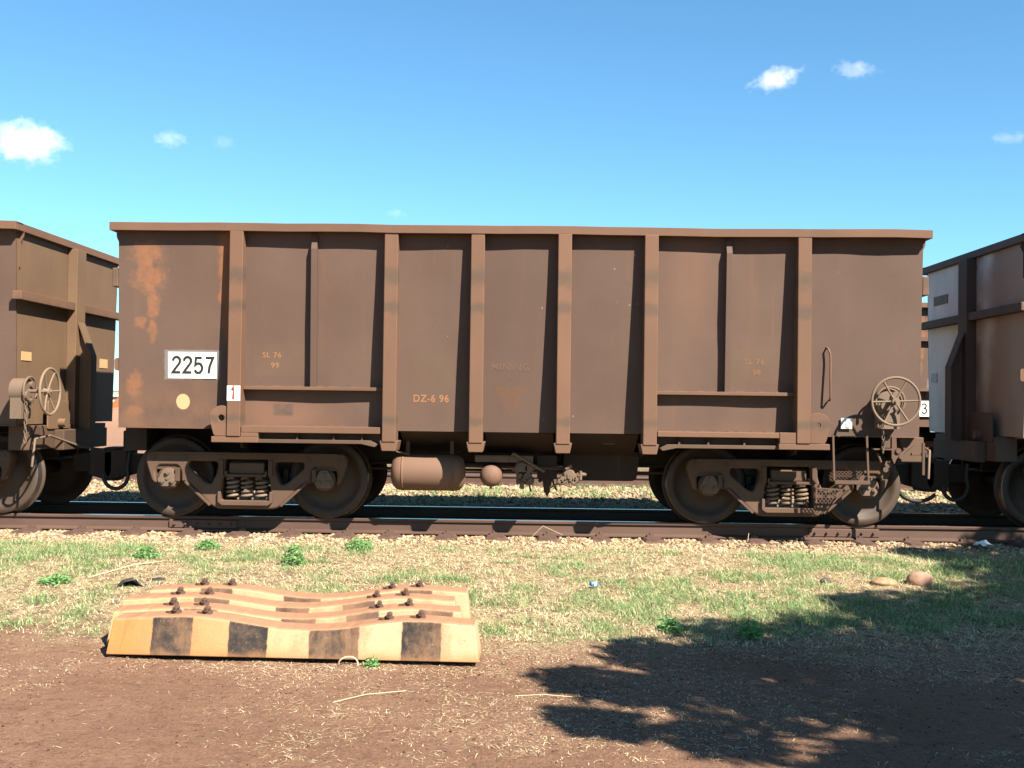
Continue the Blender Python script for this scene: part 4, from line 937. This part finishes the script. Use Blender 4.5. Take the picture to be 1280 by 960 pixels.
weed('small green sprig growing against the middle of the front sleeper', -1.02, 7.24, .07, .09, 40)
def stalk(label, pts, rad=.0032):
    m = MB(); m.tube(pts, rad, 5); tag(m.build('straw_stalk', MSt, None, pts[0], loc=pts[0]), label, 'stalk')
stalk('long pale dead stalk lying behind the left end of the sleeper stack', [(-4.05, 9.9, .13), (-3.75, 10.3, .2), (-3.45, 10.75, .19)])
stalk('long thin pale stalk lying on the dirt in front of the sleepers', [(-1.12, 6.35, .012), (-.95, 6.5, .02), (-.72, 6.62, .014)], .0016)
stalk('pale stalk lying across the dirt right of the sleepers', [(-.05, 6.55, .012), (.12, 6.57, .018), (.3, 6.55, .012)], .0016)
stalk('bent pale stalk leaning on the near rail at centre', [(.05, 12.1, .27), (.2, 12.12, .42), (.42, 12.05, .33)], .002)
stalk('pale stalk standing before the near rail under the right bogie', [(2.52, 12.2, .26), (2.53, 12.2, .36)], .003)

# ------------------------------------------------------------------ far background
m = MB(); n = 16
prof = [(-1, 0), (-.6, .5), (-.2, .8), (.1, .95), (.5, .9), (.8, .55), (1, 0)]
xs = np.linspace(-75, 15, 40); vs = []
for i, x in enumerate(xs): vs += [(x, 112+a*9, -.3+b*(1.5+.25*math.sin(i*1.3))) for a, b in prof]
m.add(vs, [(i*7+j, (i+1)*7+j, (i+1)*7+j+1, i*7+j+1) for i in range(39) for j in range(6)], True)
tag(m.build('dirt_embankment', MG), 'low bank of brown dirt in the far distance', kind='structure')
t = tag(empty('storage_shed', (-75, 190, 0)), 'long pale corrugated shed far behind the wagons at left', 'shed')
m = MB(); nn = 160; pts = [(-40+80*i/nn, .05*(i % 2)) for i in range(nn+1)]
m.add([(a, b, 0) for a, b in pts]+[(a, b, 2.2) for a, b in pts], [(i, i+1, nn+2+i, nn+1+i) for i in range(nn)]); m.box(-40, 40, .3, 12, 0, 2.1); m.build('wall', plain('shed_wall', (.66, .58, .47), .7), t)
m = MB(); m.box(-40.3, 40.3, -.3, 12, 2.21, 2.34); m.build('roof_edge', plain('shed_edge', (.10, .09, .09), .7), t)
t = tag(empty('conveyor', (-75, 185, 0)), 'horizontal conveyor line above the far pale shed', 'conveyor')
m = MB(); m.box(-40, 40, 0, .8, 2.75, 3.2); m.build('gallery', plain('conveyor_beige', (.55, .45, .36), .7), t)
m = MB(); m.box(-40, 40, -.02, .82, 3.21, 3.35); m.build('roof', plain('conveyor_roof', (.16, .13, .12), .7), t)
for i in range(20):
    m = MB(); m.bar((-38+4*i, .4, 0), (-38+4*i, .4, 2.75), .2); m.build('leg', M['dark_frame'], t)
MO = plain('machine_orange', (.55, .16, .06), .6)
m = MB(); m.prism([(-1.6, .2), (1.4, .2), (1.7, 1.0), (1.2, 1.9), (.2, 2.2), (-.8, 2.0), (-1.7, 1.1)], 0, 2); m.cyl((-1, -.1, .3), (-1, .3, .3), .45); m.cyl((1, -.1, .3), (1, .3, .3), .45)
tag(m.build('loader', MO, None, (0, 0, 0), .05, (-68.3, 180, .1)), 'orange machine parked before the far pale shed', 'machine')
m = MB()
for i in range(5): m.cyl((i*1.1, 0, .4), (i*1.1+.3, .5, .4), .42, n=14); m.bar((i*1.1, 0, .2), (i*1.1+.9, .3, 1.0), .25)
tag(m.build('scrap_wheels', M['dark_steel'], None, (0, 0, 0), 0, (-66.3, 178, .35)), 'dark pile of scrap wheels beside the far orange machine', 'scrap')

# ------------------------------------------------------------------ the tree whose shade falls on the right foreground
BL = [(.45, 6.05, .28), (.55, 6.85, .42), (1.25, 6.55, .55), (1.1, 7.55, .5), (1.9, 7.1, .75), (1.9, 8.05, .7), (2.9, 8.2, .8), (2.9, 7.0, .9), (2.75, 5.9, .75), (1.05, 5.75, .3), (3.6, 9.0, .75), (3.0, 9.3, .4), (4.5, 9.2, .9), (4.9, 10.5, .8), (4.1, 7.9, 1.0), (5.4, 8.3, 1.1), (5.9, 9.8, 1.1), (5.0, 11.5, .7), (6.1, 11.4, .9), (4.2, 11.75, .35), (5.3, 12.3, .45), (6.6, 12.6, .8), (3.7, 6.0, .9), (4.8, 6.8, 1.1), (3.3, 4.9, .9), (2.2, 4.9, .45), (4.5, 5.2, 1.1), (6.5, 7.5, 1.2), (7.2, 9.5, 1.3), (2.0, 5.35, .4), (2.6, 5.2, .6), (3.3, 5.6, .8), (2.3, 6.3, .55), (4.0, 4.5, .9), (2.9, 4.6, .6), (2.35, 5.4, .5), (1.75, 5.15, .33), (4.6, 8.6, .8), (5.2, 9.0, .8)]
tr = tag(empty('shade_tree', (7.3, 2.2, 0)), 'leafy tree off to the right whose shade darkens the dirt', 'tree')
g = G('bark'); MBk = g.done(g.mix(g.noise(8, 5, .6, g.scale(g.obj(), (3, 3, .5))), (.10, .07, .05), (.22, .16, .12)), .9)
MLf = leafmat('tree_leaf', (.05, .10, .025), (.08, .14, .035), (.11, .15, .05), .2)
Ps = []; limbs = MB(); limbs.tube([(7.3, 2.2, -.2), (7.25, 2.25, .6), (7.1, 2.4, 1.9), (7.05, 2.6, 3.0)], .2, 12)
limbs.add([], [])
rv = random.Random(12)
LV = []
for gx_, gy_, rr in BL:
    h = rv.uniform(4.9, 6.6); c = Vector((gx_+.69*h, gy_-.83*h, h))
    n = int(2500*rr*rr+150); d = rng.normal(size=(n, 3)); d /= np.linalg.norm(d, axis=1)[:, None]; d *= (rng.random(n)**.45)[:, None]*rr*1.0
    LV.append(np.array(c)+d)
    p0 = Vector((7.05, 2.6, 2.6+rv.uniform(0, .5))); mid = p0.lerp(c, .5)+Vector((rv.uniform(-.2, .2), rv.uniform(-.2, .2), .3)); q1 = mid.lerp(c, .5)
    for a, b, ra, rb in ((p0, mid, .07, .045), (mid, q1, .045, .028), (q1, c, .028, .012)): limbs.cyl(a, b, ra, rb, 7)
limbs.build('trunk', MBk, tr, (7.3, 2.2, 0))
C = np.concatenate(LV); n = len(C)
a = rng.normal(size=(n, 3)); a /= np.linalg.norm(a, axis=1)[:, None]; b = rng.normal(size=(n, 3)); b -= a*(a*b).sum(1)[:, None]; b /= np.linalg.norm(b, axis=1)[:, None]
L = (.06+.05*rng.random(n))[:, None]; V = np.stack([C-a*L, C+b*L*.45, C+a*L, C-b*L*.45], 1)-np.array([7.3, 2.2, 0])
link('crown', np_mesh('crown', V.reshape(-1, 3), np.arange(4*n).reshape(-1, 4)), MLf, tr)

# ------------------------------------------------------------------ clouds: real volumes far off
def cloud(label, c, sx, sz, dens, seed, thr=.42, tilt=0.):
    bm = bmesh.new(); bmesh.ops.create_icosphere(bm, subdivisions=3, radius=1)
    for v in bm.verts: v.co = Vector((v.co.x*sx, v.co.y*sx*.7, v.co.z*sz))
    me = bpy.data.meshes.new('cloud'); bm.to_mesh(me); bm.free()
    g = G('cloud_vapour'); g.n.remove(g.b)
    ov = g.scale(g.obj(), (1/sx, 1/(sx*.7), 1/sz)); ln_ = g.new('ShaderNodeVectorMath', operation='LENGTH'); g.put(ln_.inputs[0], ov)
    n_ = g.noise(3.4/sx, 9, .62, g.scale(g.obj(), (1, 1, 1.25), (seed*100., seed*37., 0)), .3)
    fall = g.math('SUBTRACT', 1., g.math('POWER', ln_.outputs['Value'], 1.2), clamp=True)
    d = g.math('SUBTRACT', n_, g.math('MULTIPLY_ADD', fall, -.50, thr+.21))
    d = g.math('MULTIPLY', g.math('MULTIPLY', d, 5., clamp=True), g.math('MULTIPLY', dens, g.ramp(fall, 0., .12)))
    v = g.new('ShaderNodeVolumePrincipled'); v.inputs['Color'].default_value = (1, 1, 1, 1); v.inputs['Anisotropy'].default_value = 0.
    g.put(v.inputs['Density'], d); g.t.links.new(v.outputs[0], g.n['Material Output'].inputs['Volume'])
    o_ = link('cloud', me, g.m, None, 0, c); o_.rotation_euler = (0, tilt, 0); return tag(o_, label, 'cloud', 'small white clouds')
cloud('largest puffy white cloud, low at the left edge of the sky', (-712, 1500, 364), 74, 42, .02, 1, .46)
cloud('thin flat white cloud just right of the largest one', (-509, 1500, 371), 38, 18, .008, 2, .49)
cloud('tiny faint wisp between the flat cloud and mid sky', (-432, 1500, 367), 20, 14, .004, 3)
cloud('bright slanting white cloud high at right', (345, 1500, 464), 52, 22, .018, 4, .47, -.3)
cloud('thinner white cloud just right of the bright slanting one', (455, 1500, 477), 46, 16, .009, 5, .48, .08)
cloud('faint streak of cloud at the right edge of the sky', (672, 1500, 383), 44, 11, .004, 6, .47)
cloud('tiny faint cloud just above the middle wagon rim', (-188, 1500, 269), 22, 10, .004, 7, .46)
